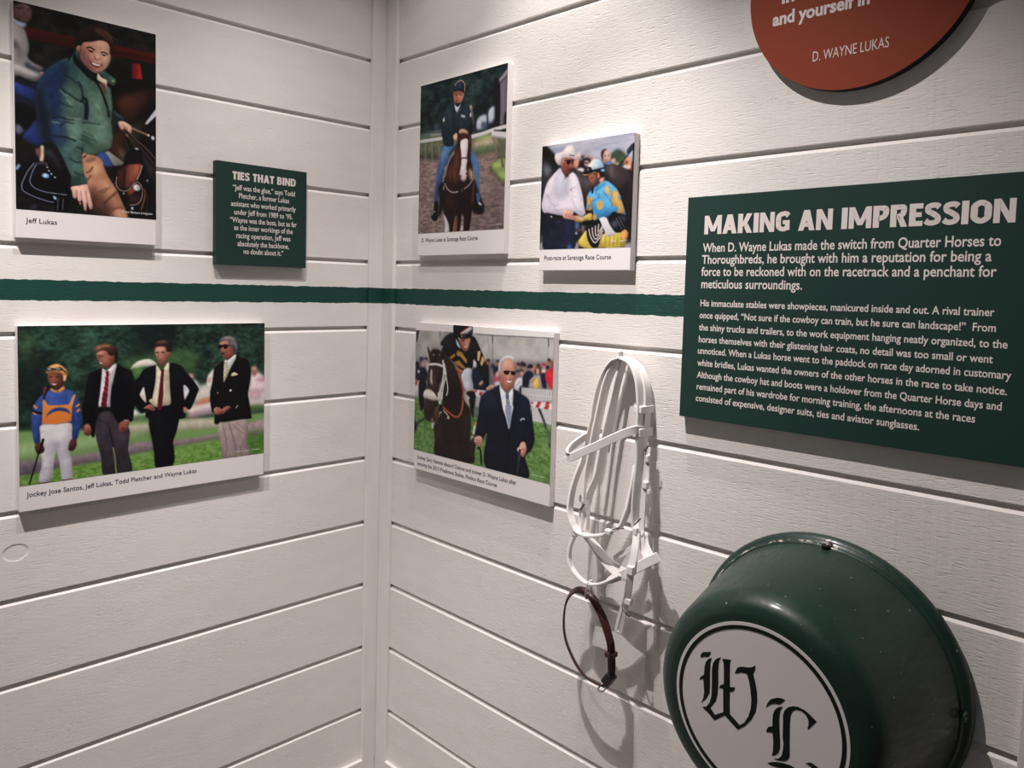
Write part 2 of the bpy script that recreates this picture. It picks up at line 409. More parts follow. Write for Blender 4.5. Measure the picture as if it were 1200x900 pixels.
STRAPS = [
('crown_strap', [(4.636,-0.22,-1.047,0.11), (4.548,-0.223,-1.078,0.11), (4.467,-0.226,-1.166,0.11), (4.404,-0.229,-1.287,0.11), (4.353,-0.231,-1.446,0.11), (4.32,-0.234,-1.605,0.11), (4.299,-0.237,-1.774,0.11), (4.26,-0.24,-1.936,0.11)], 98, 0.025),
('cheek_strap', [(4.611,-0.16,-1.061,0.13), (4.546,-0.178,-1.113,0.13), (4.488,-0.196,-1.213,0.13), (4.443,-0.215,-1.36,0.13), (4.412,-0.233,-1.536,0.13), (4.386,-0.251,-1.722,0.13), (4.36,-0.269,-1.908,0.13), (4.321,-0.287,-2.215,0.13), (4.301,-0.305,-2.412,0.13), (4.305,-0.324,-2.615,0.13), (4.313,-0.342,-2.747,0.13), (4.327,-0.36,-3.016,0.13)], 98, 0.028),
('throat_strap', [(4.618,-0.13,-1.057,0.12), (4.591,-0.149,-1.178,0.12), (4.564,-0.168,-1.313,0.12), (4.534,-0.187,-1.506,0.12), (4.499,-0.206,-1.711,0.12), (4.459,-0.224,-1.947,0.12), (4.425,-0.243,-2.202,0.12), (4.4,-0.262,-2.399,0.12), (4.326,-0.281,-2.588,0.12), (4.299,-0.3,-2.748,0.12)], 95, 0.025),
('throat_strap', [(4.581,-0.06,-1.097,0.05), (4.531,-0.06,-1.284,0.05), (4.482,-0.06,-1.502,0.05), (4.455,-0.06,-1.672,0.05), (4.417,-0.06,-1.902,0.05), (4.392,-0.06,-2.153,0.05)], 70, 0.02),
('cheek_strap', [(4.619,-0.18,-1.045,0.14), (4.703,-0.185,-1.062,0.14), (4.77,-0.191,-1.103,0.14), (4.827,-0.196,-1.182,0.14), (4.868,-0.202,-1.28,0.14), (4.891,-0.207,-1.398,0.14), (4.909,-0.212,-1.534,0.14), (4.914,-0.218,-1.672,0.14), (4.918,-0.223,-1.811,0.14), (4.931,-0.228,-2.116,0.14), (4.925,-0.234,-2.303,0.14), (4.914,-0.239,-2.464,0.14), (4.91,-0.245,-2.652,0.14), (4.929,-0.25,-2.863,0.14)], 92, 0.03),
('crown_strap', [(4.56,-0.09,-1.049,0.12), (4.65,-0.096,-1.056,0.12), (4.757,-0.101,-1.104,0.12), (4.843,-0.107,-1.194,0.12), (4.901,-0.112,-1.31,0.12), (4.928,-0.118,-1.446,0.12), (4.932,-0.123,-1.585,0.12), (4.932,-0.129,-1.725,0.12), (4.925,-0.134,-1.866,0.12), (4.905,-0.14,-2.057,0.12)], 90, 0.025),
('brow_band', [(4.938,-0.14,-1.826,0.092), (4.929,-0.24,-1.796,0.092), (4.9,-0.33,-1.797,0.092), (4.754,-0.43,-1.878,0.092), (4.581,-0.53,-1.992,0.092), (4.413,-0.6,-2.091,0.092), (4.328,-0.64,-2.143,0.092), (4.286,-0.655,-2.139,0.092), (4.263,-0.64,-2.107,0.092), (4.23,-0.54,-2.067,0.092), (4.229,-0.42,-2.018,0.092), (4.229,-0.3,-1.978,0.092), (4.232,-0.2,-1.95,0.092)], 'z', 0.028),
('nose_loop', [(4.212,-0.2,-1.987,0.1), (4.221,-0.249,-2.158,0.1), (4.195,-0.291,-2.286,0.1), (4.159,-0.328,-2.434,0.1), (4.134,-0.358,-2.575,0.1), (4.124,-0.383,-2.732,0.1), (4.136,-0.401,-2.846,0.1), (4.188,-0.413,-2.951,0.1), (4.264,-0.419,-3.03,0.1), (4.405,-0.419,-3.049,0.1), (4.562,-0.413,-3.011,0.1), (4.654,-0.401,-2.967,0.1), (4.712,-0.383,-2.923,0.1), (4.805,-0.358,-2.863,0.1), (4.865,-0.328,-2.685,0.1), (4.876,-0.291,-2.529,0.1), (4.883,-0.249,-2.347,0.1), (4.87,-0.2,-2.196,0.1)], 90, 0.03),
('nose_band', [(4.245,-0.4,-3.078,0.075), (4.214,-0.42,-3.131,0.075), (4.185,-0.44,-3.244,0.075), (4.185,-0.45,-3.361,0.075), (4.248,-0.46,-3.47,0.075), (4.371,-0.46,-3.553,0.075), (4.507,-0.46,-3.567,0.075), (4.65,-0.45,-3.522,0.08), (4.788,-0.44,-3.436,0.09), (4.883,-0.42,-3.367,0.09)], 80, 0.03),
('nose_band', [(4.722,-0.44,-3.48,0.05), (4.781,-0.43,-3.436,0.085), (4.95,-0.4,-3.324,0.1), (5.055,-0.36,-3.243,0.105), (5.153,-0.32,-3.165,0.105), (5.25,-0.28,-3.097,0.105)], 5, 0.04),
('nose_lining', [(4.336,-0.36,-3.078,0.07), (4.37,-0.34,-3.118,0.08), (4.442,-0.32,-3.182,0.1), (4.533,-0.31,-3.268,0.115), (4.655,-0.3,-3.349,0.13), (4.786,-0.3,-3.394,0.14), (4.902,-0.32,-3.394,0.12)], -35, 0.025),
('strap_tip', [(4.695,-0.3,-3.258,0.02), (4.722,-0.3,-3.236,0.055), (4.814,-0.29,-3.169,0.062), (4.937,-0.28,-3.077,0.062)], 0, 0.022),
('bit_strap', [(4.933,-0.26,-2.804,0.08), (4.977,-0.3,-2.926,0.08), (5.004,-0.36,-3.075,0.08), (5.006,-0.4,-3.224,0.08), (4.998,-0.42,-3.343,0.08), (4.969,-0.4,-3.497,0.08), (4.943,-0.38,-3.604,0.08), (4.901,-0.36,-3.726,0.08)], -20, 0.034),
('strap_loop', [(4.922,-0.36,-3.71,0.042), (4.881,-0.34,-3.871,0.042), (4.85,-0.33,-4,0.042), (4.829,-0.33,-4.048,0.042), (4.8,-0.33,-4.053,0.042), (4.786,-0.33,-4.021,0.042), (4.815,-0.34,-3.903,0.042), (4.873,-0.36,-3.726,0.042)], -10, 0.022),
('strap_loop', [(4.257,-0.36,-2.826,0.042), (4.262,-0.37,-2.941,0.042), (4.287,-0.38,-3.002,0.042), (4.312,-0.38,-3.021,0.042), (4.339,-0.38,-2.99,0.042), (4.342,-0.37,-2.912,0.042), (4.324,-0.36,-2.811,0.042)], -10, 0.022),
('side_strap', [(4.978,-0.14,-1.988,0.06), (4.983,-0.16,-2.153,0.06), (4.997,-0.18,-2.335,0.06), (4.985,-0.2,-2.446,0.06), (4.989,-0.22,-2.648,0.06), (4.998,-0.24,-2.849,0.06), (5.022,-0.26,-2.951,0.06), (5.057,-0.28,-3.078,0.06), (5.128,-0.3,-3.157,0.06)], -20, 0.03),
('side_strap', [(5.016,-0.22,-2.942,0.09), (5.054,-0.247,-3.021,0.09), (5.118,-0.273,-3.092,0.09), (5.202,-0.3,-3.137,0.09)], -10, 0.024)]
KEEPERS = [([4.905, -0.145, -1.58], 0.1, 0.085, 0.24), ([4.905, -0.15, -1.83], 0.1, 0.1, 0.25), ([4.261, -0.33, -2.667], 0.05, 0.09, 0.1), ([4.287, -0.36, -2.829], 0.05, 0.06, 0.08), ([4.965, -0.28, -2.889], 0.06, 0.085, 0.09), ([5.007, -0.42, -3.278], 0.08, 0.1, 0.07), ([4.955, -0.37, -3.649], 0.085, 0.075, 0.06), ([5.004, -0.2, -2.391], 0.055, 0.085, 0.06), ([4.993, -0.17, -2.108], 0.045, 0.085, 0.05), ([4.242, -0.42, -3.06], 0.07, 0.07, 0.08), ([4.7, -0.42, -2.936], 0.08, 0.06, 0.07)]
TONGUES = [[[4.907, -0.4, -3.719], [4.956, -0.42, -3.759], [4.988, -0.4, -3.796], [4.989, -0.38, -3.773]], [[4.957, -0.32, -2.813], [5.009, -0.34, -2.771], [5.034, -0.32, -2.724]], [[4.251, -0.4, -2.798], [4.301, -0.41, -2.768], [4.337, -0.4, -2.713]], [[4.786, -0.47, -2.879], [4.859, -0.48, -2.845], [4.927, -0.46, -2.835]], [[4.974, -0.2, -2.023], [5.02, -0.22, -1.971], [5.022, -0.2, -1.941]]]
COLLAR = [[4.371, -0.34, -3.747], [4.34, -0.34, -3.727], [4.242, -0.34, -3.74], [4.154, -0.34, -3.801], [4.085, -0.34, -3.91], [4.053, -0.34, -4.053], [4.051, -0.34, -4.231], [4.086, -0.34, -4.382], [4.165, -0.34, -4.517], [4.261, -0.34, -4.628], [4.372, -0.34, -4.703], [4.497, -0.34, -4.734], [4.601, -0.34, -4.729], [4.66, -0.34, -4.723], [4.703, -0.34, -4.653], [4.738, -0.34, -4.576], [4.745, -0.34, -4.461], [4.735, -0.34, -4.323], [4.722, -0.34, -4.216], [4.684, -0.34, -4.117], [4.62, -0.34, -3.983], [4.529, -0.34, -3.857], [4.438, -0.34, -3.765]]
COLLAR_FITTINGS = [[4.732, -0.34, -4.325], [4.715, -0.34, -4.613], [4.651, -0.35, -4.731], [4.744, -0.34, -4.447]]
TIE = [[4.497, -0.455, -3.569], [4.381, -0.34, -3.75]]
HOOK = [[4.491, 0.0, -1.0], [4.599, -0.16, -1.067]]
BOLTS = [[6.926, -0.17, -2.524], [8.06, -0.15, -3.679]]


# ------------------------------------------------------------------ setting: walls of shiplap boards
GROOVES = [2.982, 1.998, 1.0, 0.0, -0.997, -2.002, -3.004, -4.007, -4.996, -6.0, -7.012]            # front top edges of the boards
zs = [6.0, 5.0, 4.0] + GROOVES + [-8.03]
TOP, BOT = 7.7, -ZF
def board_profile():
    pr = [(0.0, TOP)]
    for z in zs:
        pr += [(0.0, z + 0.084), (-0.006, z + 0.080), (-0.050, z + 0.080), (-0.050, z + 0.044), (-0.042, z + 0.042), (0.0, z)]
    pr += [(0.0, BOT)]
    return pr
def shiplap(name, place, a0, a1, mat):
    bm = bmesh.new()
    pr = board_profile()
    front = [[bm.verts.new(place(a, d, z)) for d, z in pr] for a in (a0, a1)]
    back = [[bm.verts.new(place(a, -0.5, z)) for z in (TOP, BOT)] for a in (a0, a1)]
    for i in range(len(pr) - 1):
        bm.faces.new((front[0][i], front[0][i + 1], front[1][i + 1], front[1][i]))
    bm.faces.new((back[0][0], back[1][0], back[1][1], back[0][1]))
    bm.faces.new((front[0][0], front[1][0], back[1][0], back[0][0]))
    bm.faces.new((front[0][-1], back[0][1], back[1][1], front[1][-1]))
    for k in (0, 1):
        bm.faces.new(front[k] + back[k][::-1])
    return structure(from_bm(name, bm, mat))
shiplap('wall_right', lambda a, d, z: W(a, -d, z), -0.5, 14.0, MAT['wall_r'])
shiplap('wall_left', lambda a, d, z: W(d, a, z), 0.0, -12.0, MAT['wall_l'])

bm = bmesh.new(); box(bm, W(-0.5, -16, -ZF - 0.4), W(16, 0.5, -ZF))
structure(from_bm('floor', bm, MAT['floor']))
bm = bmesh.new(); box(bm, W(-0.5, -16, 7.7), W(16, 0.5, 8.1))
structure(from_bm('ceiling', bm, MAT['ceiling']))

# corner trim: one moulding folded into the corner, standing on the skirting
TT, SK = 0.062, -7.76
bm = bmesh.new()
sec = [(0, 0), (0.312, 0), (0.316, -0.008), (0.316, -TT + 0.010), (0.306, -TT), (TT + 0.008, -TT), (TT + 0.004, -TT + 0.03), (TT, -TT + 0.03), (TT, -0.296), (TT - 0.010, -0.306), (0.008, -0.306), (0, -0.302)]
lo = [bm.verts.new(W(x, y, SK)) for x, y in sec]; hi = [bm.verts.new(W(x, y, TOP)) for x, y in sec]
for i in range(len(sec)):
    j = (i + 1) % len(sec)
    bm.faces.new((lo[i], lo[j], hi[j], hi[i]))
bm.faces.new(lo[::-1]); bm.faces.new(hi)
structure(from_bm('trim_1', bm, MAT['trim']))
bm = bmesh.new(); box(bm, W(8.42, -TT, SK), W(8.95, 0, TOP), 0.0015)
structure(from_bm('trim_2', bm, MAT['trim']))
bm = bmesh.new(); box(bm, W(0.0, -TT, -ZF), W(13.9, 0.0, SK), 0.0012)
structure(from_bm('baseboard_right', bm, MAT['base']))
bm = bmesh.new(); box(bm, W(0.0, -12, -ZF), W(TT, -TT - 0.008, SK), 0.0012)
structure(from_bm('baseboard_left', bm, MAT['base']))

# ------------------------------------------------------------------ panels on the walls
THICK = 0.1
def on_wall(side):
    """place(a, z, d): a along the wall, z height, d distance off the wall (board widths)"""
    if side == 'L': return lambda a, z, d: W(d, a, z)
    return lambda a, z, d: W(a, -d, z)

def local(parent, p):
    return p - parent.location

def panel_board(parent, side, R, mat, name='board', bevel=0.0012):
    pl = on_wall(side)
    a, b_ = pl(R[0], R[2], 0.0), pl(R[1], R[3], THICK)
    lo = [min(a[i], b_[i]) for i in range(3)]; hi = [max(a[i], b_[i]) for i in range(3)]
    bm = bmesh.new(); box(bm, local(parent, Vector(lo)), local(parent, Vector(hi)), bevel)
    return from_bm(name, bm, mat, parent)

_font_cache = {}
def glyphs(text, bold):
    cu = bpy.data.curves.new('type', 'FONT')
    cu.body = text; cu.size = 1.0; cu.offset = bold; cu.resolution_u = 3
    ob = bpy.data.objects.new('type', cu); C.objects.link(ob)
    bpy.context.view_layer.update()
    me = ob.evaluated_get(bpy.context.evaluated_depsgraph_get()).to_mesh()
    V = np.array([v.co[:] for v in me.vertices]); F = [tuple(p.vertices) for p in me.polygons]
    ob.evaluated_get(bpy.context.evaluated_depsgraph_get()).to_mesh_clear()
    bpy.data.objects.remove(ob, do_unlink=True); bpy.data.curves.remove(cu)
    return V, F
def cap_height(bold):
    if bold not in _font_cache:
        V, F = glyphs('H', bold); _font_cache[bold] = (V[:, 1].max(), V[:, 1].min())
    return _font_cache[bold]
# heavy condensed capitals for the two headings, drawn stroke by stroke
def heavy_glyph(ch):
    st, hz, Hh = 62.0, 46.0, 200.0
    rect = lambda x0, y0, x1, y1: [(x0, y0), (x1, y0), (x1, y1), (x0, y1)]
    par = lambda b0, b1, t0, t1, y0=0.0, y1=Hh: [(b0, y0), (b1, y0), (t1, y1), (t0, y1)]
    def rib(pts, wd, closed=False):
        q = np.array(spline(pts, 8, closed)); n = len(q)
        out = []
        t = np.array([(q[(i + 1) % n] - q[i - 1]) if closed or 0 < i < n - 1 else (q[min(i + 1, n - 1)] - q[max(i - 1, 0)]) for i in range(n)])
        t /= np.hypot(t[:, 0], t[:, 1])[:, None]
        nn = np.c_[-t[:, 1], t[:, 0]]
        ww = np.where(np.abs(t[:, 0]) > np.abs(t[:, 1]), hz, wd)[:, None] * 0.5
        ww = hz / 2 + (wd - hz) / 2 * (t[:, 1:2] ** 2)
        a, b_ = q + nn * ww, q - nn * ww
        for i in range(n if closed else n - 1):
            j = (i + 1) % n
            out.append([tuple(a[i]), tuple(a[j]), tuple(b_[j]), tuple(b_[i])])
        return out
    e = hz / 2
    if ch == 'I': return st, [rect(0, 0, st, Hh)]
    if ch == 'T': return 140, [rect(39, 0, 39 + st, Hh), rect(0, Hh - hz, 140, Hh)]
    if ch == 'E': return 128, [rect(0, 0, st, Hh), rect(0, 0, 128, hz), rect(0, 80, 116, 80 + hz - 4), rect(0, Hh - hz, 128, Hh)]
    if ch == 'H': return 172, [rect(0, 0, st, Hh), rect(172 - st, 0, 172, Hh), rect(0, 78, 172, 78 + hz)]
    if ch == 'N': return 180, [rect(0, 0, 54, Hh), rect(126, 0, 180, Hh), par(122, 180, 0, 58)]
    if ch == 'M': return 232, [rect(0, 0, 54, Hh), rect(178, 0, 232, Hh), par(90, 142, 0, 58, 30), par(90, 142, 174, 232, 30)]
    if ch == 'A': return 186, [par(0, 60, 60, 126), par(126, 186, 60, 126), rect(40, 36, 146, 36 + 38)]
    if ch == 'K': return 182, [rect(0, 0, st, Hh), par(40, 100, 110, 178, 70), par(114, 182, 46, 110, 0, 120)]
    if ch == 'O': return 178, rib([(31, 100), (36, 150), (89, Hh - e), (142, 150), (147, 100), (142, 50), (89, e), (36, 50)], st, True)
    if ch == 'D': return 170, [rect(0, 0, st, Hh)] + rib([(30, Hh - e), (80, Hh - e), (130, 158), (139, 100), (130, 42), (80, e), (30, e)], st)
    if ch == 'P': return 156, [rect(0, 0, st, Hh)] + rib([(30, Hh - e), (80, Hh - e), (122, 170), (122, 116), (80, 88), (30, 88)], 58)
    if ch == 'R': return 166, [rect(0, 0, st, Hh)] + rib([(30, Hh - e), (80, Hh - e), (124, 172), (122, 120), (80, 94), (30, 94)], 58) + [par(104, 166, 58, 118, 0, 100)]
    if ch == 'B': return 162, [rect(0, 0, st, Hh)] + rib([(30, Hh - e), (80, Hh - e), (120, 168), (116, 124), (80, 104), (30, 104)], 54) + rib([(30, 104), (86, 104), (130, 82), (128, 42), (86, e), (30, e)], 56)
    if ch == 'S': return 150, rib([(132, 156), (112, 174), (74, Hh - e), (34, 164), (34, 128), (76, 104), (116, 76), (118, 40), (76, e), (34, 28), (10, 46)], 56)
    if ch == 'G': return 170, rib([(148, 152), (128, 172), (92, Hh - e), (42, 158), (31, 100), (42, 42), (92, e), (130, 34)], st) + [rect(112, 12, 166, 110), rect(84, 72, 166, 110)]
    return 66, []
def heavy_heading(parent, name, side, line, mat, lift=0.002):
    pl = on_wall(side)
    text, a0, a1, base, h = line
    adv, shapes = 0.0, []
    for ch in text:
        w, polys = heavy_glyph(ch)
        shapes += [[(x + adv, y) for x, y in p] for p in polys]
        adv += w + 15
    adv -= 15
    bm = bmesh.new()
    for k, p in enumerate(shapes):
        vs = [bm.verts.new(local(parent, pl(a0 + x / adv * (a1 - a0), base + y / 200.0 * h, THICK + lift + 0.00025 * (k % 9)))) for x, y in p]
        f = bm.faces.new(vs); f.normal_update()
        if f.normal.dot(Vector((1, 0, 0)) if side == 'L' else Vector((0, -1, 0))) < 0: f.normal_flip()
    return from_bm(name, bm, mat, parent, normals=False)
def lettering(parent, name, side, lines, mat, bold=0.0, cap=None, lift=0.002, tilt=0.0):
    """lines: (text, start, end, baseline, cap height)"""
    pl = on_wall(side)
    verts, faces = [], []
    for text, a0, a1, base, h in lines:
        V, F = glyphs(text, bold)
        ch, c0 = cap_height(bold)
        sx = (a1 - a0) / (V[:, 0].max() - V[:, 0].min())
        sz = (h or cap) / (ch - c0) * 1.08
        off = len(verts)
        x0 = V[:, 0].min()
        for x, y, _ in V:
            verts.append(local(parent, pl(a0 + (x - x0) * sx + tilt * y * sz, base + (y - c0) * sz, THICK + lift)))
        faces += [tuple(i + off for i in f) for f in F]
    me = bpy.data.meshes.new(name)
    me.from_pydata(verts, [], faces); me.update()
    bm = bmesh.new(); bm.from_mesh(me)
    want = Vector((1, 0, 0)) if side == 'L' else Vector((0, -1, 0))
    for f in bm.faces:
        if f.normal.dot(want) < 0: f.normal_flip()
    bm.to_mesh(me); bm.free()
    return link(name, me, mat, parent)

# ---- printing of pictures: shapes laid down on a fine grid of ink points
RES = 150          # ink points per board width
SS = 2
def lin(c):
    c = np.asarray(c, float) / 255.0
    return np.where(c <= 0.04045, c / 12.92, ((c + 0.055) / 1.055) ** 2.4)

def blur_mask(a, s):
    if s < 0.35: return a
    r = int(math.ceil(2.6 * s)); k = np.exp(-0.5 * (np.arange(-r, r + 1) / s) ** 2); k /= k.sum()
    for ax in (0, 1):
        pad = [(0, 0), (0, 0)]; pad[ax] = (r, r)
        b_ = np.pad(a, pad, mode='edge'); o = np.zeros_like(a)
        n = a.shape[ax]
        for i, w in enumerate(k):
            o += w * (b_[i:i + n, :] if ax == 0 else b_[:, i:i + n])
        a = o
    return a

def fill(Pg, w, h):
    x, y = Pg[:, 0], Pg[:, 1]
    cnt = np.zeros((h, w + 1), np.int32)
    for i in range(len(Pg)):
        x0, y0, x1, y1 = x[i - 1], y[i - 1], x[i], y[i]
        if y0 == y1: continue
        if y0 > y1: x0, y0, x1, y1 = x1, y1, x0, y0
        r0, r1 = max(0, math.ceil(y0 - 0.5)), min(h, math.ceil(y1 - 0.5))
        if r1 <= r0: continue
        rows = np.arange(r0, r1)
        xc = x0 + (rows + 0.5 - y0) * (x1 - x0) / (y1 - y0)
        np.add.at(cnt, (rows, np.clip(np.ceil(xc - 0.5), 0, w).astype(int)), 1)
    return (np.cumsum(cnt, 1)[:, :w] % 2).astype(float)

def value_noise(w, h, fx, fy, seed):
    rng = np.random.RandomState(seed)
    tot = np.zeros((h, w)); amp = 1.0; s = 0.0
    for o in range(3):
        gx, gy = max(2, int(w / max(fx, 1.5)) + 3), max(2, int(h / max(fy, 1.5)) + 3)
        g = rng.rand(gy, gx)
        X = np.clip(np.arange(w) / max(fx, 1.5), 0, gx - 2.001); Y = np.clip(np.arange(h) / max(fy, 1.5), 0, gy - 2.001)
        xi, yi = X.astype(int), Y.astype(int)
        tx, ty = X - xi, Y - yi
        tx = tx * tx * (3 - 2 * tx); ty = (ty * ty * (3 - 2 * ty))[:, None]
        top = g[np.ix_(yi, xi)] * (1 - tx) + g[np.ix_(yi, xi + 1)] * tx
        bot = g[np.ix_(yi + 1, xi)] * (1 - tx) + g[np.ix_(yi + 1, xi + 1)] * tx
        tot += amp * (top * (1 - ty) + bot * ty); s += amp
        amp *= 0.55; fx *= 0.5; fy *= 0.5
    return np.clip((tot / s - 0.5) * 1.9 + 0.5, 0, 1)

def paint(ops, wu, hu):
    """ops in thousandths of a board width from the picture's top left corner"""
    w, h = int(round(wu * RES)) * SS, int(round(hu * RES)) * SS
    kx, ky = w / (wu * 1000.0), h / (hu * 1000.0)
    can = np.zeros((h, w, 3))
    def put(poly, col, blur, alpha, grad=0, tex=None, body=False):
        pad = int(3 * blur) + 2
        x0, x1 = max(0, int(poly[:, 0].min()) - pad), min(w, int(poly[:, 0].max()) + pad + 1)
        y0, y1 = max(0, int(poly[:, 1].min()) - pad), min(h, int(poly[:, 1].max()) + pad + 1)
        if x1 <= x0 or y1 <= y0: return
        mk = blur_mask(fill(poly - [x0, y0], x1 - x0, y1 - y0), blur) * alpha
        cc = np.array(col, float)
        if tex is not None:
            c2, fx, fy, seed = tex
            t = value_noise(x1 - x0, y1 - y0, fx, fy, seed)[..., None]
            cc = cc + (np.array(c2, float) - cc) * t
        elif grad:
            gx, gy = grad[3], grad[4]
            q = (np.arange(x0, x1)[None, :] * gx + np.arange(y0, y1)[:, None] * gy)
            pr = poly[:, 0] * gx + poly[:, 1] * gy
            t = np.clip((q - pr.min()) / max(1e-6, pr.max() - pr.min()), 0, 1)
            t = (t * t * (3 - 2 * t))[..., None]
            cc = cc + (np.array(grad[:3], float) - cc) * t
        if tex is None and body:
            area = mk.sum()
            r = min(13.0, 0.16 * math.sqrt(max(area, 1.0)))
            if r > 1.2:
                q = blur_mask(mk / max(alpha, 1e-3), r)
                gy, gx = np.gradient(q)
                sh = 0.80 + 0.28 * q + np.clip((gx * 0.5 + gy * 0.85) * r * 0.42, -0.22, 0.22)
                t = value_noise(x1 - x0, y1 - y0, 16.0, 20.0, int(area) % 977)
                na = 0.22 if cc.mean() < 110 else 0.11
                sh = sh * (1.0 - na / 2 + na * t)
                cc = cc * sh[..., None]
        can[y0:y1, x0:x1] += (cc - can[y0:y1, x0:x1]) * mk[..., None]
    for o in ops:
        P2 = np.array(o[2] if o[0] != 'N' else o[3], float).reshape(-1, 2) * [kx, ky]
        if o[0] == 'P':
            if o[4] and len(P2) > 3: P2 = np.array(spline(P2, 5, True))
            put(P2, o[1], o[3] * kx, o[6], o[5], None, o[4] == 1)
        elif o[0] == 'S':
            q = np.array(spline(P2, 6)) if len(P2) > 2 else P2
            t = np.gradient(q, axis=0); t /= np.maximum(1e-6, np.hypot(t[:, 0], t[:, 1]))[:, None]
            nn = np.c_[-t[:, 1], t[:, 0]] * max(o[3] * kx, 1.0) * 0.5
            put(np.r_[q + nn, (q - nn)[::-1]], o[1], o[4] * kx, o[5])
        elif o[0] == 'E':
            a = np.linspace(0, 2 * math.pi, 28, endpoint=False)
            ex, ey = np.cos(a) * o[3] * kx, np.sin(a) * o[4] * ky
            c, s = math.cos(o[6]), math.sin(o[6])
            put(P2[0] + np.c_[ex * c - ey * s, ex * s + ey * c], o[1], o[5] * kx, o[7])
        else:
            put(P2, o[1], o[8] * kx, o[7], 0, (o[2], o[4] * kx, o[5] * ky, o[6]))
    rng = np.random.RandomState(5)
    can = can.reshape(h // SS, SS, w // SS, SS, 3).mean((1, 3))
    g = can.mean(2, keepdims=True)
    can = g + (can - g) * 0.82
    x = np.clip(can / 255.0, 0, 1)
    can = 255.0 * (x - 0.028 * np.sin(2 * math.pi * x))
    can *= 1 + 0.05 * (rng.rand(h // SS, w // SS, 1) - 0.5)
    return np.clip(can, 2, 252)

def picture(parent, side, rect, ops, gain, mat, contrast=1.0):
    pl = on_wall(side)
    wu, hu = rect[1] - rect[0], rect[3] - rect[2]
    img = paint(ops, wu, hu)
    h, w = img.shape[:2]
    col = np.clip(lin(img) * gain, 0, 0.95)
    A = np.linspace(rect[0], rect[1], w); Zv = np.linspace(rect[3], rect[2], h)
    aa, zz = np.meshgrid(A, Zv)
    d = (THICK + 0.002) * U
    loc = parent.location
    co = np.zeros((h * w, 3))
    if side == 'L':
        co[:, 0] = d - loc.x; co[:, 1] = aa.ravel() * U - loc.y
    else:
        co[:, 0] = aa.ravel() * U - loc.x; co[:, 1] = -d - loc.y
    co[:, 2] = (zz.ravel() + ZF) * U - loc.z
    idx = np.arange(h * w).reshape(h, w)
    # winding so that the face looks into the room
    f = np.stack([idx[:-1, :-1], idx[1:, :-1], idx[1:, 1:], idx[:-1, 1:]], -1).reshape(-1, 4)
    me = bpy.data.meshes.new('photo_print')
    nf = len(f)
    me.vertices.add(h * w); me.vertices.foreach_set('co', co.ravel())
    me.loops.add(nf * 4); me.loops.foreach_set('vertex_index', f.ravel().astype(np.int32))
    me.polygons.add(nf); me.polygons.foreach_set('loop_start', np.arange(0, nf * 4, 4, dtype=np.int32))
    me.update(calc_edges=True)
    at = me.attributes.new('ink', 'FLOAT_COLOR', 'POINT')
    at.data.foreach_set('color', np.c_[col.reshape(-1, 3), np.ones(h * w)].astype(np.float32).ravel())
    me.validate()
    return link('photo_print', me, mat, parent)

